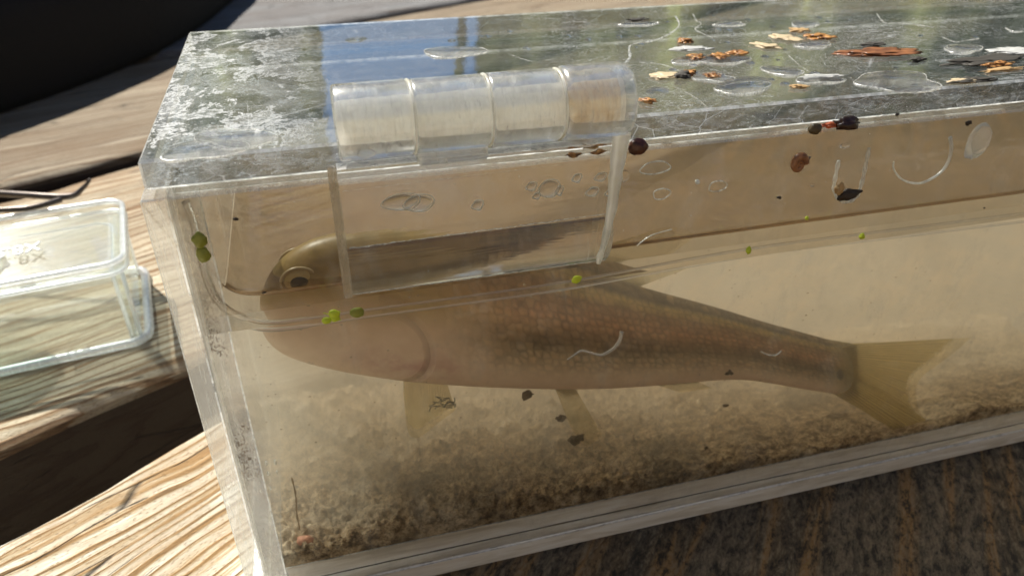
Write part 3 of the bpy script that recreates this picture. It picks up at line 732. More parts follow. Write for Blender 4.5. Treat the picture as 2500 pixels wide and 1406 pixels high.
# eyes sit on the head where it is 2/3 up
def eye(side_sign, name='eye'):
    # point on head nearest the eye's picture position
    i = min(range(len(axis)), key=lambda k: abs(axis[k][0].x - eyeX))
    c, h, up, L_, wr = axis[i]
    ca = max(-.9, min(.9, (eyeZ - c.z) / h))
    p = Vector((eyeX, c.y - side_sign * (h * wr * math.sqrt(1 - ca * ca) - (.72 if side_sign > 0 else 1.5)), eyeZ))
    o = obj(name, *blob(p, (2.2, .75, 1.9), 0, 0, 3), EYE_IRIS, body, smooth=True)
    q = p + Vector((0, -side_sign * .36, 0))
    obj('pupil', *blob(q, (1.4, .62, 1.15), 0, 0, 3), EYE_P, o, smooth=True)
    ring = [(p.x + 2.5 * math.cos(a), p.y - side_sign * .12, p.z + 2.15 * math.sin(a)) for a in [2 * math.pi * k / 32 for k in range(32)]]
    v, f = tube(ring, .26, 8, close=True); obj('eye_rim', v, f, EYE_R, o, smooth=True)
EYE_IRIS = plain('eye_iris', (.62, .47, .20), .12); EYE_P = plain('eye_pupil', (.008, .008, .008), .05); EYE_R = plain('eye_rim', (.50, .38, .20), .35)
# (a straight line of sight through the water's top; the tank wall only shifts it a little)
pe = onY(731, 690, 10.5); eyeX, eyeZ = pe.x, pe.z
eye(1); eye(-1)

def fin_mat(name, col, alpha=.55, dens=1.6):
    m = M(name)
    uvn = m.n('ShaderNodeUVMap'); us = m.sep(uvn.outputs[0])
    r = m.math('SINE', m.math('MULTIPLY', us[1], 2 * math.pi * dens))
    n_ = m.noise(1.2, 4, .6)
    r = m.ramp(m.math('ADD', m.math('MULTIPLY', r, .5), m.math('MULTIPLY', n_, .8)), [(.1, .25), (.8, 1.0)])
    c = m.mixc(r, tuple(q * .38 for q in col), col)
    df = m.mix(.6, m.n('ShaderNodeBsdfDiffuse', {'Color': c}).outputs[0], m.n('ShaderNodeBsdfTranslucent', {'Color': c}).outputs[0])
    a = m.math('MULTIPLY', m.math('ADD', m.math('MULTIPLY', r, .4), .6), m.math('MULTIPLY', alpha, m.math('SUBTRACT', 1.25, m.math('MULTIPLY', us[0], .5))))
    a = m.math('MAXIMUM', a, m.math('SUBTRACT', 1.0, m.math('MULTIPLY', us[0], 3.0)), clamp=True)
    a = m.math('MULTIPLY', a, m.ramp(m.math('ADD', us[0], m.math('MULTIPLY', m.noise(1.4, 5, .7), .22)), [(.93, 1.0), (1.12, .05)]), clamp=True)
    return m.done(m.mix(a, m.n('ShaderNodeBsdfTransparent', {'Color': (.97, .95, .88)}).outputs[0], df))
FIN = fin_mat('tail_fin_skin', (.72, .57, .25), .66, 2.6)
FIN2 = fin_mat('small_fin_skin', (.95, .80, .48), .42, 2.0)
FIN3 = fin_mat('pelvic_fin_skin', (.55, .47, .30), .22, 2.0)
def fin(name, root, tip, mat, thick=.25, nu=28, nv=14, wave=.35):
    """root / tip: matching polylines in mm; a thin solid sheet ruled between them, with rays along u"""
    def samp(P, n): 
        s = spline(P, 8); return [s[round(i * (len(s) - 1) / n)] for i in range(n + 1)]
    Rr, Tt = samp(root, nu), samp(tip, nu)
    V, UVs = [], []
    for sgn in (1, -1):
        for i in range(nu + 1):
            for j in range(nv + 1):
                t = j / nv; p = Rr[i].lerp(Tt[i], t)
                th = thick * (1 - .85 * t) * (1 if 0 < i < nu and j < nv else .1)
                p = p + Vector((0, sgn * th / 2 + wave * math.sin(i * .9) * .15 * t, 0))
                V.append(p); UVs.append((t, i * 24 / nu))
    m1 = (nu + 1) * (nv + 1); Fc = []
    for i in range(nu):
        for j in range(nv):
            a = i * (nv + 1) + j; q = [a, a + 1, a + nv + 2, a + nv + 1]
            Fc.append(q); Fc.append([x + m1 for x in q[::-1]])
    for i in range(nu):
        a = i * (nv + 1) + nv; Fc.append([a, a + m1, a + m1 + nv + 1, a + nv + 1])
    return obj(name, V, Fc, mat, fish, smooth=True, uv=UVs)
IW = lambda pts, d: [inW(x, y, d) if not isinstance(d, list) else inW(x, y, d[i]) for i, (x, y) in enumerate(pts)]
fin('caudal_fin', IW([(2050, 841), (2072, 872), (2080, 900), (2072, 935), (2036, 962)], 13.0),
    IW([(2370, 824), (2335, 856), (2285, 893), (2246, 925), (2236, 965), (2252, 1015), (2298, 1048), (2262, 1064), (2195, 1056), (2116, 1008)], [12, 12, 12, 11.5, 10.5, 8.5, 6.2, 5.6, 6.2, 9]), FIN, 1.7, 60, 20)
fin('pectoral_fin', IW([(985, 905), (1030, 900), (1085, 915)], 13), IW([(985, 960), (995, 1050), (1020, 1068), (1060, 1040), (1112, 1000)], 11.5), FIN2, .3)
fin('pelvic_fin', IW([(1350, 935), (1400, 940)], 13), IW([(1392, 1040), (1430, 1088), (1470, 1060)], 12), FIN3, .25)
fin('dorsal_fin', IW([(1400, 655), (1500, 684), (1560, 700)], 16), [onY(1545, 590, 15), onY(1600, 560, 15), onY(1665, 556, 15), onY(1690, 580, 15), onY(1640, 618, 15)], FIN3, .3)
fin('anal_fin', IW([(1600, 938), (1700, 930)], 14.2), IW([(1660, 958), (1740, 948)], 14), FIN3, .25)

# ------------------------------------------------------------------ small things on and in the tank
def bead(name, px, py, r, mat, label, cat, plane='front', rough=.18, seed=1, sub=3, depth=None, group=None):
    if plane == 'front': p = onY(px, py, -r[1] * .8)
    elif plane == 'lid': p = onZ(px, py, r[2] * .75)
    else: p = inW(px, py, depth)
    return tag(obj(name, *blob(p, r, seed, rough, sub), mat, smooth=True), label, cat, group)
SEEDM = M('seed_brown'); SEED = SEEDM.done(SEEDM.pbr(Base_Color=SEEDM.ramp(SEEDM.noise(1.2, 4), [(.35, (.035, .010, .006)), (.7, (.13, .045, .02))]), Roughness=.28))
SEED_D = plain('seed_dark', (.035, .014, .008), .3); SEED_O = plain('seed_olive', (.07, .045, .015), .3)
ORANGE = plain('orange_flake', (.62, .13, .04), .45); TAN = plain('tan_flake', (.42, .27, .12), .5)
SNAILM = M('snail_shell'); SNAIL = SNAILM.done(SNAILM.pbr(Base_Color=SNAILM.ramp(SNAILM.noise(1.6, 5), [(.3, (.12, .04, .015)), (.65, (.38, .17, .07))]), Roughness=.35))
DUCK = M('duckweed_green'); DUCK = DUCK.done(DUCK.pbr(Base_Color=(.52, .62, .03), Roughness=.45, Subsurface_Weight=.0))
DUCK2 = plain('duckweed_olive', (.24, .25, .03), .5)
bead('seed', 1557, 358, (1.35, 1.0, 1.15), SEED, 'round reddish brown seed stuck to the front wall beside the hinge', 'seed', seed=3, rough=.12)
bead('seed', 1990, 314, (.95, .8, .75), SEED_O, 'small olive brown seed under the lid edge, left of the orange flake', 'seed', seed=5)
bead('seed', 2070, 303, (1.95, 1.0, .95), SEED_D, 'large dark lumpy seed under the lid edge, right of the orange flake', 'seed', seed=8, rough=.35)
bead('orange_flake', 2026, 306, (1.3, .4, .35), ORANGE, 'bright orange flake between two seeds under the lid edge', 'flake', seed=6, rough=.5)
# snail: shell + foot
ps = onY(1953, 398, -.9)
sn = thing('snail', 'tiny orange brown snail crawling on the front wall', 'snail', tuple(ps - Vector((0, 0, 1.3))))
sv, sf = [], []
sp = [Vector((ps.x - .2 + (1.05 * (1 - k / 60)) * math.cos(k * .22) * .9, ps.y - .25 * k / 60, ps.z - .1 + (1.25 * (1 - k / 60)) * math.sin(k * .22))) for k in range(56)]
v, f = tube(sp, [.62 * (1 - k / 60) + .05 for k in range(56)], 12); obj('shell', v, f, SNAIL, sn, smooth=True)
v, f = tube(spline([(ps.x - .1, ps.y + .5, ps.z - 1.3), (ps.x + .6, ps.y + .55, ps.z - .7), (ps.x + 1.5, ps.y + .5, ps.z - .1), (ps.x + 1.9, ps.y + .5, ps.z + .6)], 6), [.3 - .01 * k for k in range(19)], 8)
obj('foot', v, f, plain('snail_foot', (.10, .08, .07), .35), sn, smooth=True)

duck = [(487, 587, (.85, .5, .95), DUCK2, 'olive duckweed leaf stuck near the left wall, upper of two'),
        (496, 621, (.8, .5, 1.1), DUCK2, 'olive duckweed leaf stuck near the left wall, lower of two'),
        (872, 763, (1.0, .4, .75), DUCK2, 'dull green duckweed leaf on the waterline below the hinge leaf'),
        (1408, 682, (.75, .3, .6), DUCK, 'crescent duckweed leaf under the right end of the hinge leaf'),
        (1828, 611, (.42, .3, .62), DUCK, 'yellow green duckweed speck on the waterline above the fish tail'),
        (2105, 577, (.5, .3, .48), DUCK, 'yellow green duckweed speck on the waterline, rightmost'),
        (1970, 533, (.3, .2, .3), DUCK, 'tiny pale duckweed speck above the waterline, below the snail')]
for i, (px, py, r, mt, lb) in enumerate(duck): bead('duckweed', px, py, r, mt, lb, 'duckweed', seed=i + 2, rough=.2, group='duckweed specks on the tank')
pd = onY(810, 772, -.4)
dw = thing('duckweed', 'bright green duckweed cluster with tiny roots on the waterline near the fish head', 'duckweed', tuple(pd), 'duckweed specks on the tank')
for (dx, dz, r) in [(.35, .35, .75), (.35, -.35, .65), (-.75, -.55, .6)]:
    obj('frond', *blob((pd.x + dx, pd.y, pd.z + dz), (r, .4, r * .85), dx * 9, .12, 3), DUCK, dw, smooth=True)
for (dx, dz) in [(-1.0, .7), (1.2, .6), (1.1, -.8)]:
    v, f = tube([(pd.x + .2, pd.y, pd.z), (pd.x + dx * .7, pd.y, pd.z + dz * .8), (pd.x + dx, pd.y, pd.z + dz)], .07, 6); obj('root', v, f, DUCK, dw)

# dark specks in the scratches
CHIP = plain('dark_debris', (.03, .018, .01), .6)
for i, (px, py, s_, lb) in enumerate([(1902, 483, .35, 'tiny hooked dark speck on the front wall left of the droplet'), (575, 535, .3, 'tiny black speck near the left wall'), (645, 714, .25, 'small brown speck in front of the fish snout'),
        (2403, 508, .2, 'tiny dark speck under the grey oval droplet'), (2190, 280, .35, 'small brown speck on the lid seal above the round droplet mark'), (2365, 300, .55, 'tan brown speck beside the grey oval droplet')]):
    bead('speck', px, py, (s_, s_ * .5, s_ * .6), CHIP, lb, 'speck', seed=i + 20, rough=.5, sub=2)

# drops and drips on the front wall
def outline_mark(name, pts, rad, mat, label, cat, y=-.15, close=False):
    P = spline([onY(a, b, y) for a, b in pts], 8)
    if close: P = P[:-1]
    v, f = tube(P, rad if not isinstance(rad, list) else [rad[0] + (rad[1] - rad[0]) * i / len(P) for i in range(len(P))], 8, close=close)
    return tag(obj(name, v, f, mat, smooth=True), label, cat)
dr = thing('drip', 'long clear drip on the front wall with a dark chip at its lower end', 'drip', tuple(onY(2078, 490, 0)))
P = spline([onY(a, b, -.12) for a, b in [(2048, 392), (2040, 430), (2036, 462), (2048, 486), (2072, 492), (2092, 478), (2106, 440), (2114, 400), (2122, 362)]], 8)
v, f = tube(P, [.22 + .12 * math.sin(i * .5) ** 2 for i in range(len(P))], 8)
obj('rim', v, f, DRYR, dr, smooth=True)
v, f = blob(onY(2078, 425, -.05), (2.6, .22, 5.4), 4, .08, 4, freq=.8)

v, f = blob(onY(2070, 476, -.9), (1.9, .5, .8), 9, .4, 3); obj('chip', v, f, CHIP, dr, smooth=True)
v, f = blob(onY(2050, 462, -.9), (.8, .4, .8), 2, .4, 3); obj('chip', v, f, TAN, dr, smooth=True)
tag(obj('droplet', *blob(onY(2388, 345, -.1), (2.0, .9, 2.9), 3, .12, 4), glass('milky_drop', 1.333, rough=.15, scuff=lambda m: m.math('ADD', .25, 0.0)), smooth=True), 'milky oval droplet on the front wall below the lid', 'droplet')
outline_mark('water_ring', [(2320, 335), (2322, 370), (2310, 405), (2285, 430), (2245, 448), (2205, 440), (2183, 415), (2182, 395)], [.28, .10], WHITE_RIM, 'thin curved rim of a dried round droplet on the front wall', 'water mark')
outline_mark('squiggle_fibre', [(1385, 878), (1400, 868), (1420, 856), (1445, 862), (1470, 866), (1495, 852), (1512, 832), (1518, 810)], [.12, .30], glass('fibre_clear', 1.42, tmix=.2, scuff=lambda m: m.math('ADD', .35, 0.0)), 'curled clear fibre stuck to the front wall over the fish', 'fibre')
outline_mark('hair', [(1858, 858), (1875, 866), (1895, 866), (1908, 856)], .11, WHITE_RIM, 'short pale curved hair over the fish near its tail', 'hair')
outline_mark('thread', [(1555, 600), (1590, 575), (1640, 560)], .07, WHITE_RIM, 'fine pale thread on the front wall right of the hinge leaf', 'thread')
def wmark(i, px, py, rx, rz, lb):
    P = []
    for k in range(36):
        a = 2 * math.pi * k / 36; c = onY(px, py, -.08)
        P.append((c.x + rx * math.cos(a) * (1 + .1 * math.sin(3 * a + i)), c.y, c.z + rz * math.sin(a)))
    v, f = tube(P, .09, 6, close=True); tag(obj('water_ring', v, f, DRYR, smooth=True), lb, 'water mark')
wmark(1, 1615, 474, 1.3, .8, 'faint dried ring on the front wall, lower of two right of the hinge leaf')
wmark(2, 1752, 455, 1.4, .8, 'faint dried ring on the front wall below the snail height')
wmark(3, 1600, 410, 2.2, .9, 'faint smeared ring under the brown seed beside the hinge')
for i, (px, py, r, lb) in enumerate([(1703, 444, .35, 'glinting tiny droplet between the two faint rings'), (2062, 356, .9, 'bright flat droplet above the long drip'), (1522, 430, .95, 'small round droplet on the white glue strip'),
        (1983, 452, .28, 'tiny glinting droplet below the snail'), (895, 376, 1.1, 'lens shaped droplet at the foot of the first knuckle')]):
    p = onY(px, py, -.3 if px != 895 else -6.0)
    tag(obj('droplet', *blob(p, (r, .4, r * (.45 if i in (1, 4) else .9)), i, .1, 3), G_DROP if i else WHITE_RIM, smooth=True), lb, 'droplet')

# litter and water drops lying on the lid
def flake(px, py, lx, ly, lz, ang, mat, label, cat='flake', seed=1, name='leaf_flake', rough=.5):
    p = onZ(px, py, lz * .7); v, f = blob((0, 0, 0), (lx * .8, ly * .95, lz * .6), seed, rough, 4, freq=1.5)
    c, s_ = math.cos(ang), math.sin(ang)
    v = [Vector((p.x + q.x * c - q.y * s_, p.y + q.x * s_ + q.y * c, p.z + q.z)) for q in v]
    return tag(obj(name, v, f, mat, smooth=True), label, cat, 'litter lying on the lid')
AMB = M('amber_flake'); AMB = AMB.done(AMB.pbr(Base_Color=AMB.ramp(AMB.noise(1.6, 4), [(.35, (.07, .03, .012)), (.5, (.30, .13, .035)), (.65, (.55, .30, .10))]), Roughness=.35))
PALE = plain('pale_flake', (.50, .40, .25), .45); GREYF = plain('silvery_flake', (.48, .48, .46), .3); BARK = plain('dark_bark', (.035, .03, .022), .7)
LEAFM = M('brown_leaf'); LEAFM = LEAFM.done(LEAFM.pbr(Base_Color=LEAFM.ramp(LEAFM.noise(.7, 4), [(.3, (.10, .035, .015)), (.7, (.30, .12, .045))]), Roughness=.4))
lit = [(2150, 128, 7.2, 2.4, .5, -.18, LEAFM, 'long reddish brown leaf sliver lying on the lid'),
       (2135, 108, 2.6, 1.0, .4, 0, BARK, 'black bark chip touching the reddish leaf sliver on the lid'),
       (2400, 148, 7.5, 2.0, .5, .05, BARK, 'long dark bark strip on the lid at the right'),
       (2440, 157, 3.2, .9, .5, .0, AMB, 'orange bud scale in front of the dark bark strip on the lid'),
       (2450, 170, 4.0, .7, .35, .05, TAN, 'thin tan sliver in front of the orange bud scale'),
       (2375, 196, 4.2, 1.1, .4, .0, BARK, 'dark chip near the front edge of the lid at the right'),
       (2350, 198, 2.4, .9, .4, 0, PALE, 'pale yellow bud scale beside the dark chip near the lid edge'),
       (2490, 124, 6.0, 2.2, .35, -.2, GREYF, 'broad silvery flake on the lid at the right border'),
       (1672, 100, 1.6, 1.3, .5, .2, AMB, 'single amber bud scale nearest the back edge of the lid'),
       (1700, 140, 1.6, 1.3, .5, .1, AMB, 'amber bud scale in a drop, left in the middle row on the lid'),
       (1755, 138, 2.0, 1.5, .6, .2, AMB, 'mottled amber bud scale in the middle row on the lid'),
       (1800, 130, 1.8, 1.2, .6, -.2, AMB, 'amber bud scale at the right end of the middle row'),
       (1665, 184, 1.5, 1.1, .6, .0, BARK, 'black bud scale half of a pair near the hinge end of the lid'),
       (1682, 178, 1.2, .9, .6, .3, AMB, 'orange bud scale half of a pair near the hinge end of the lid'),
       (1738, 186, 1.2, .9, .5, .0, AMB, 'small orange bit in a dark drop in front of the middle row'),
       (1625, 186, 2.6, 1.4, .35, .1, PALE, 'pale ribbed flake near the hinge end of the lid'),
       (1872, 112, 1.8, 2.4, .35, .6, PALE, 'pale triangular flake in the middle of the lid'),
       (1918, 92, 2.4, 2.2, .35, .3, PALE, 'pale curled flake behind the triangular one'),
       (2002, 90, 2.6, 1.9, .6, -.4, AMB, 'largest amber bud scale, behind the silvery drops'),
       (1952, 74, 2.2, 1.2, .4, .1, TAN, 'tan flake left of the largest amber bud scale'),
       (1880, 182, .1, .1, .1, 0, TAN, None),
       (1580, 246, 1.4, .6, .5, -.8, AMB, 'orange curled bit beside the last knuckle on the lid'),
       (1950, 212, 1.6, .7, .35, 0, TAN, 'small tan bit near the front edge of the lid'),
       (2010, 188, 3.4, 1.2, .35, -.25, GREYF, 'silvery folded flake in front of the drops on the lid'),
       (1690, 119, 3.6, 1.2, .25, -.1, GREYF, 'thin grey film flake behind the middle row'),
       (1555, 48, 2.6, .8, .35, 0, BARK, 'dark sliver near the back edge of the lid'),
       (2240, 325 - 180, 2.0, .9, .4, .3, BARK, 'tiny black bit at the end of the reddish leaf sliver')]
for i, a in enumerate(lit):
    if a[-1]: flake(*a[:7], a[7], seed=i + 30)
def lid_drop(px, py, rx, ry, h, label, seed, mat=None, grp='water drops on the lid'):
    p = onZ(px, py, 0)
    V, Fc = [], []; n, k = 36, 7
    for j in range(k + 1):
        a = j / k * math.pi / 2; rr_ = math.cos(a) if j < k else 0
        for i in range(n):
            q = 2 * math.pi * i / n
            w_ = 1 + .16 * math.sin(2 * q + seed) + .10 * math.sin(3 * q + seed * 2.3) + .05 * math.sin(5 * q + seed)
            V.append((p.x + rx * rr_ * w_ * math.cos(q), p.y + ry * rr_ * w_ * math.sin(q), .02 + h * math.sin(a)))
    for j in range(k):
        for i in range(n): Fc.append([j * n + i, j * n + (i + 1) % n, (j + 1) * n + (i + 1) % n, (j + 1) * n + i])
    Fc.append([i for i in range(n)][::-1])
    o = tag(obj('water_drop', V, Fc, mat or G_DROP, smooth=True), label, 'water drop', grp)
    if rx > 2.4:
        ring = [Vector(q) + Vector((0, 0, .05)) for q in V[:n]]
        v, f = tube(ring, [.05 + .16 * max(0, -math.sin(2 * math.pi * i / n + .4)) * abs(math.sin(seed + i * .3)) for i in range(n)], 6, close=True)  # pale crescent modelled in place of light caught on the drop's edge
        obj('rim', v, f, DRYR, o, smooth=True)
    return o
drops = [(1815, 216, 4.3, 2.6, 1.5, 'largest domed water drop on the lid with bright rims, near its front edge'),
         (1605, 224, 1.5, 1.1, .6, 'small pale water drop beside the last knuckle'),
         (1910, 175, 2.8, 2.6, .5, 'ring shaped water drop in the middle of the lid'),
         (2190, 200, 7.0, 4.6, .5, 'widest flat water drop, at the front edge of the lid right of the middle'),
         (1700, 146, 4.2, 2.4, .6, 'water drop around the left amber bud scale'),
         (1765, 148, 4.0, 2.4, .7, 'water drop around the mottled amber bud scale'),
         (1740, 190, 3.2, 2.2, .8, 'dark rimmed water drop around the small orange bit'),
         (1965, 60, 3.2, 2.2, .5, 'water drop near the back edge, behind the tan flake'),
         (1985, 112, 3.0, 2.0, .7, 'bright water drop in front of the largest amber bud scale'),
         (2000, 196, 3.4, 2.0, .6, 'angular water drop over the silvery folded flake'),
         (1110, 128, 6.0, 3.0, .5, 'lens shaped water drop behind the second knuckle'),
         (870, 98, 1.8, 1.2, .4, 'small water drop in the blue reflection on the lid'),
         (500, 368, 4.0, 3.4, .9, 'large flat water drop in the front left corner of the lid'),
         (575, 340, 4.6, 3.6, .8, 'second flat water drop touching the corner drop on the lid'),
         (1780, 60, 3.5, 1.6, .4, 'long thin water drop near the back edge of the lid'),
         (2350, 120, 3.5, 2.6, .4, 'star shaped water film at the right part of the lid'),
         (1560, 60, 3.5, 1.6, .3, 'thin water film around the dark sliver near the back edge'),
         (1285, 120, .7, .5, .35, 'tiny round water bead right of the lens shaped drop'),
         (1245, 78, .7, .5, .35, 'tiny round water bead near the back edge of the lid')]
for i, d_ in enumerate(drops): lid_drop(*d_, seed=i * 1.7)
for i in range(46):
    px = random.choice([random.gauss(1800, 130), random.gauss(1900, 220), random.uniform(1100, 2500)]); py = random.uniform(40, 215)
    if px < 1600 and py > 120: py = 90
    r0 = random.uniform(.25, .7)
    lid_drop(px, py, r0 * 1.2, r0, r0 * .55, 'tiny glinting water bead among the litter on the lid', i * .77, mat=G_BEAD, grp='tiny water beads on the lid')
# dried water lines on the lid
def lid_line(pts, label, rad=.16):
    P = spline([onZ(a, b, .08) for a, b in pts], 7)
    v, f = tube(P, [rad * .8 * (.35 + abs(noise.noise(Vector((i * .31, rad * 50, 0)))) * 1.5) for i in range(len(P))], 6)
    v = [Vector((q.x, q.y, .02 + (q.z - .08) * .35 + .04)) for q in v]
    tag(obj('water_line', v, f, DRYR, smooth=True), label, 'water mark', 'pale dried lines on the lid')
lid_line([(1520, 158), (1538, 140), (1540, 110), (1590, 100), (1632, 84), (1658, 62), (1650, 40)], 'pale dried water line rising from the last knuckle to the back edge', .25)
lid_line([(1692, 34), (1700, 50), (1712, 58), (1698, 72), (1740, 92)], 'short pale zigzag water line near the back edge of the lid', .2)
lid_line([(1560, 152), (1620, 158), (1670, 178)], 'pale water line running right from the last knuckle', .14)
lid_line([(1670, 222), (1700, 240), (1730, 264)], 'straight scratch near the front edge of the lid', .07)
lid_line([(1925, 135), (1960, 165), (2000, 182), (2080, 190)], 'long pale scratch in the middle of the lid', .1)
lid_line([(2140, 32), (2160, 55), (2200, 56), (2280, 66)], 'curved pale water line near the back edge at the right', .2)
lid_line([(2300, 90), (2330, 102), (2350, 100), (2390, 94)], 'branching pale line behind the bark strip', .2)
lid_line([(2455, 68), (2475, 78), (2500, 76)], 'pale line at the right border of the lid', .25)
lid_line([(1240, 290 - 160), (1300, 150), (1360, 142)], 'faint scratch behind the third knuckle', .06)
# little crumbs at the foot of the hinge
for i, (px, py, mt, lb) in enumerate([(1395, 372, AMB, 'orange crumb under the third knuckle'), (1438, 352, TAN, 'tan crumb under the last knuckle'), (1420, 337, AMB, 'amber sliver along the last knuckle'), (1455, 366, AMB, 'small orange crumb over the hinge leaf'),
                                   (1320, 360, BARK, 'dark crumb under the third knuckle')]):
    bead('crumb', px, py, (.9, .35, .35), mt, lb, 'crumb', seed=i + 50, rough=.6, sub=2)
def crumb_front(px, py, y): pass

# things inside the water
PINK = plain('pink_pebble', (.45, .20, .11), .7)
bead('pebble', 745, 1322, (1.5, 1.2, 1.3), PINK, 'small pink pebble on the silt in the near left corner', 'pebble', plane='w', depth=6.5, seed=61, rough=.2)
bead('pebble', 1694, 1152, (.85, .7, 1.0), plain('orange_pebble', (.62, .28, .09), .6), 'tiny orange grain on the silt below the fish tail', 'pebble', plane='w', depth=6.0, seed=62, rough=.2)
v, f = tube(spline([inW(712, 1165, 6), inW(722, 1210, 6), inW(724, 1250, 6), inW(731, 1292, 6)], 6), [.08 + .05 * (i % 3) for i in range(19)], 7)
tag(obj('twig', v, f, plain('twig_brown', (.34, .25, .15), .8)), 'thin knobbly twig standing upright in the near left corner', 'twig')
for i, (px, py, r, d, lb) in enumerate([(1287, 965, 1.0, 11, 'floating brown scrap below the fish belly'), (1370, 1020, .7, 11, 'brown scrap on the pelvic fin'), (1408, 1070, 1.1, 10, 'largest brown scrap at the tip of the pelvic fin'),
        (1105, 915, 1.1, 13, 'brown scrap on the belly behind the pectoral fin'), (1780, 910, .5, 9, 'dark scrap on the fish above its lower edge'), (1772, 990, .4, 9, 'small scrap below the fish towards its tail'), (1725, 1093, .3, 6, 'dark grain floating above the orange grain')]):
    bead('scrap', px, py, (r, .4, r * .75), plain('scrap%d' % i, (.10, .07, .04), .8), lb, 'scrap', plane='w', depth=d, seed=70 + i, rough=.7)
# blue grey root tuft by the pectoral fin
tf = thing('plant_tuft', 'small blue grey plant tuft floating beside the pectoral fin', 'plant', tuple(inW(1090, 990, 11)))
for i in range(14):
    a = random.uniform(-.6, 3.6); c = inW(1085 + random.uniform(-25, 25), 985 + random.uniform(-8, 12), 11)
    P = [c, c + Vector((math.cos(a) * .9, random.uniform(-.5, .5), math.sin(a) * .6)), c + Vector((math.cos(a + .5) * 1.7, random.uniform(-.8, .8), math.sin(a + .4) * 1.2))]
    v, f = tube(spline(P, 4), .10, 5); obj('strand', v, f, plain('tuft_grey', (.16, .19, .17), .7), tf)
parts = []
for i in range(420):
    c = inW(random.uniform(560, 2480), random.uniform(640, 1330), random.uniform(4.6, 18))
    if c.z < ZB + 3 or c.z > ZW - 1 or c.x < 6: continue
    r0 = random.uniform(.05, .14); parts.append(blob(c, (r0 * random.uniform(.7, 2), r0, r0), i, .3, 1))
v, f = join(*parts)
tag(obj('suspended_silt', v, f, plain('floating_grit', (.45, .36, .24), .8)), 'fine grit hanging in the murky water', 'silt', kind='stuff')
# rising bubbles on the inside of the near left corner
BUBL = ['leftmost bubble of the upper row in the near left corner', 'second bubble of the upper row in the near left corner', 'rightmost and brightest bubble of the upper row in the near left corner',
        'middle bubble just under the upper row in the near left corner', 'right bubble just under the upper row in the near left corner', 'left bubble of the lowest pair in the near left corner',
        'right bubble of the lowest pair in the near left corner', 'smallest bubble between the rows at the left, near left corner']
for i, (px, py, r) in enumerate([(625, 1140, .22), (650, 1130, .32), (672, 1128, .34), (655, 1155, .26), (677, 1152, .25), (636, 1198, .22), (661, 1192, .22), (630, 1165, .16)]):
    v, f = blob(inW(px, py, 4.6), (r * .75, r * .6, r * 1.7), i, .05, 2)
    tag(obj('bubble', v, f, WHITE_RIM, smooth=True), BUBL[i], 'bubble', 'bubbles in the near left corner')

# ------------------------------------------------------------------ magnifier box to the left, tweezers, black bag
def rbox(x0, y0, z0, x1, y1, z1, r, seg=5):
    b = bmesh.new(); bmesh.ops.create_cube(b, size=1)
    for v in b.verts: v.co = Vector(((x0 + x1) / 2 + v.co.x * (x1 - x0), (y0 + y1) / 2 + v.co.y * (y1 - y0), (z0 + z1) / 2 + v.co.z * (z1 - z0)))
    bmesh.ops.bevel(b, geom=[e for e in b.edges if abs((e.verts[0].co - e.verts[1].co).normalized().z) > .9], offset=r, segments=seg, affect='EDGES', profile=.5)
    bmesh.ops.bevel(b, geom=[e for e in b.edges if abs((e.verts[0].co - e.verts[1].co).normalized().z) < .1], offset=min(.8, r * .4), segments=2, affect='EDGES', profile=.5)
    b.verts.index_update(); r_ = [v.co.copy() for v in b.verts], [[v.index for v in f.verts] for f in b.faces]; b.free(); return r_
def xf(vf, ang, org):
    c, s_ = math.cos(ang), math.sin(ang)
    return [Vector((org[0] + v.x * c - v.y * s_, org[1] + v.x * s_ + v.y * c, org[2] + v.z)) for v in vf[0]], vf[1]
def mag_scuff(m): return m.ramp(m.noise(.5, 6, .7), [(.5, .0), (.75, .08)])
MAGG = glass('magnifier_plastic', 1.49, rough=.02, col=(.975, 1.0, .99), tmix=.74, scuff=mag_scuff, coat=.06)
MAGC = frosted('magnifier_edges', col=(.90, .92, .95), amount=.6, soft=True)
MC = onZ(352, 832, -80)                       # near right foot of the box
ma = R(9)
mag = thing('magnifier_box', 'square clear plastic magnifier box lying left of the tank, engraved with its power', 'magnifier', (MC.x - 30, MC.y + 25, -80))
MH = 20.5
for (a, b_) in [((-66, 0, .05), (0, 2.4, MH)), ((-66, 34.6, .05), (0, 37.0, MH)), ((-2.4, 2.5, .05), (0, 34.5, MH)), ((-66, 2.5, .05), (-63.6, 34.5, MH))]:
    v, f = xf(boxm(*a, *b_, .6), ma, (MC.x, MC.y, -80)); obj('side_wall', v, f, MAGG, mag)
v, f = xf(rbox(-68, -1.4, MH + .1, 1.6, 38.5, MH + 3.2, 5), ma, (MC.x, MC.y, -80)); obj('cover', v, f, MAGG, mag)
def rloop(x0, y0, x1, y1, z, rad, k=6):
    P = []
    for (cx1, cy1, a0) in [(x1 - rad, y1 - rad, 0), (x0 + rad, y1 - rad, 90), (x0 + rad, y0 + rad, 180), (x1 - rad, y0 + rad, 270)]:
        for i in range(k + 1):
            a = R(a0 + 90 * i / k); P.append(Vector((cx1 + rad * math.cos(a), cy1 + rad * math.sin(a), z)))
    return P
for (nm, zz_, off, rd) in [('foot_rim', 1.2, 1.6, 1.2), ('cover_edge', MH + 3.0, 1.0, .75), ('cover_edge', MH + .2, 1.1, .55), ('wall_edge', MH - 1.5, -2.6, .35)]:
    v, f = xf(tube(rloop(-66 - off, -off, off, 37.0 + off, zz_, 4.5), rd, 8, close=True), ma, (MC.x, MC.y, -80)); obj(nm, v, f, MAGC, mag, smooth=True)
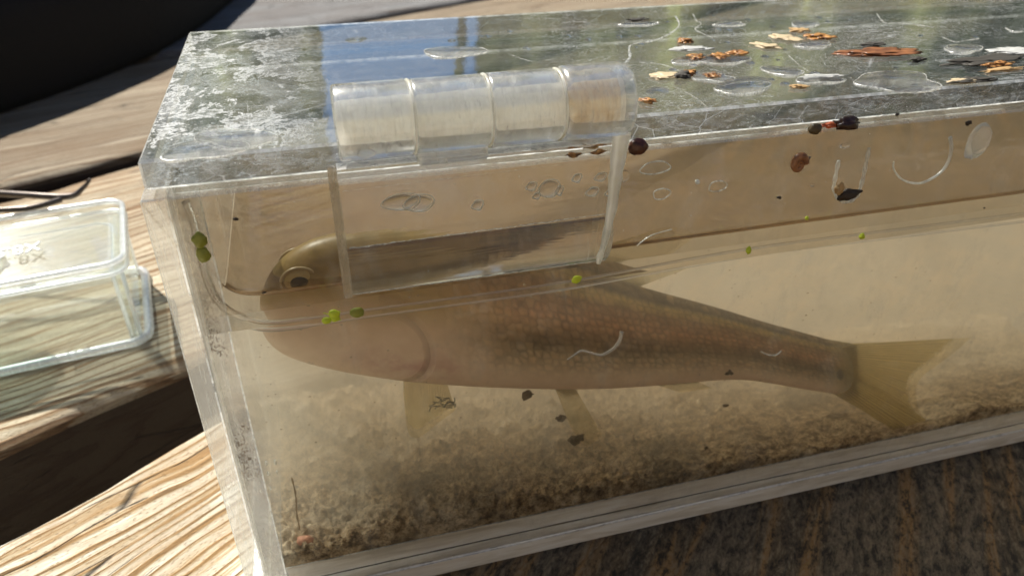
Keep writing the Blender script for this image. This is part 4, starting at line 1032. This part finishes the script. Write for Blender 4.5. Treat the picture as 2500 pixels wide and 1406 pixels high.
for (ex, ey) in [(-.3, .3), (-.3, 36.7), (-2.6, 2.6), (-65.7, .3)]:
    v, f = xf(tube([Vector((ex, ey, .2)), Vector((ex, ey, MH))], .5, 8), ma, (MC.x, MC.y, -80)); obj('wall_edge', v, f, MAGC, mag, smooth=True)
ctr = Vector((-40, 13.5, MH + 3.3))
V, Fc = [], []
for j in range(9):
    a = j / 8 * math.pi / 2
    for i in range(48):
        q = 2 * math.pi * i / 48; V.append(Vector((ctr.x + 13.5 * math.cos(a) * math.cos(q), ctr.y + 13.5 * math.cos(a) * math.sin(q), ctr.z + 3.6 * math.sin(a))))
for j in range(8):
    for i in range(48): Fc.append([j * 48 + i, j * 48 + (i + 1) % 48, (j + 1) * 48 + (i + 1) % 48, (j + 1) * 48 + i])
Fc.append(list(range(48))[::-1])
v, f = xf((V, Fc), ma, (MC.x, MC.y, -80)); obj('lens', v, f, glass('lens_plastic', 1.49, rough=.03, col=(.92, 1.0, .97), tmix=.72, coat=.12), mag, smooth=True)
v, f = xf(tube([Vector((ctr.x + 13.9 * math.cos(q), ctr.y + 13.9 * math.sin(q), ctr.z)) for q in [2 * math.pi * k / 48 for k in range(48)]], .45, 8, close=True), ma, (MC.x, MC.y, -80)); obj('lens_ring', v, f, MAGC, mag, smooth=True)
tcu = bpy.data.curves.new('engraving', 'FONT'); tcu.body = '2.8X'; tcu.size = 5.2 * S; tcu.extrude = .15 * S; tcu.align_x = 'RIGHT'
tcu.materials.append(plain('engraving_white', (.85, .85, .85), .6))
to_ = bpy.data.objects.new('engraving_text', tcu); COL.objects.link(to_); bpy.context.view_layer.update()
tme = bpy.data.meshes.new_from_object(to_.evaluated_get(bpy.context.evaluated_depsgraph_get())); tme.name = 'engraving'
bpy.data.objects.remove(to_)
to = bpy.data.objects.new('engraving', tme); COL.objects.link(to); to.parent = mag
tp = onZ(100, 590, -80 + MH + 3.6)
to.location = tp * S - Vector(mag.location); to.scale = (1, -1.35, 1); to.rotation_euler = (0, 0, R(14))
# tweezers: two thin arms with a bent tip
tw = thing('tweezers', 'dark steel tweezers with an upturned bent tip lying across the back of the magnifier box', 'tweezers', tuple(onZ(100, 478, -80)))
STEEL = plain('dark_steel', (.10, .085, .075), .3, Metallic=.8)
tz = -80 + MH + 2.4
P0, P1, P2, P3 = onZ(-160, 462, tz + 2), onZ(60, 476, tz + 2), onZ(165, 480, tz + 2), onZ(200, 462, tz + 3.5)
P4 = onZ(221, 437, tz + 6)
v, f = tube(spline([P0, P1, P2, P3, P4], 8), [.95] * 17 + [.9 - .035 * i for i in range(16)], 10); obj('arm', v, f, STEEL, tw, smooth=True)
P0, P1, P2 = onZ(-160, 516, tz + 2), onZ(20, 512, tz + 2), onZ(90, 504, tz + 2)
v, f = tube(spline([P0, P1, P2, onZ(150, 487, tz + 2)], 8), .8, 10); obj('arm', v, f, STEEL, tw, smooth=True)
# black bag
m = M('black_fabric'); BLACK = m.done(m.pbr(Base_Color=(.004, .004, .005), Roughness=.9, Normal=m.bump(m.noise(.3, 3), .4, .001)))
bag = thing('black_bag', 'large black soft bag out of focus on the deck behind the tank', 'bag', (-230, 480, -80))
V = []; Fc = []
foot = [(-520, 150), (-165, 262), (-120, 300), (-88, 345), (-62, 400), (-44, 460), (-30, 530), (-20, 620), (-60, 760), (-520, 800)]
foot = [tuple(v)[:2] for v in spline([(a, b, 0) for a, b in foot], 5)]
hs = [(0, 1.0), (4, 1.0), (18, .998), (36, .99), (50, .965), (60, .87), (65, .5), (66, 0.02)]
cx_, cy_ = -300, 470
for z_, s_ in hs:
    for (a, b_) in foot: V.append((cx_ + (a - cx_) * s_, cy_ + (b_ - cy_) * s_, -80 + z_))
nf = len(foot)
for j in range(len(hs) - 1):
    for i in range(nf): Fc.append([j * nf + i, j * nf + (i + 1) % nf, (j + 1) * nf + (i + 1) % nf, (j + 1) * nf + i])
Fc.append(list(range(nf))[::-1]); Fc.append([(len(hs) - 1) * nf + i for i in range(nf)])
obj('bag_body', V, Fc, BLACK, bag, smooth=True)
v, f = tube(spline([(-300, 400, -18), (-270, 430, 10), (-240, 500, 12), (-220, 580, -18)], 8), 9, 10); obj('bag_handle', v, f, BLACK, bag, smooth=True)
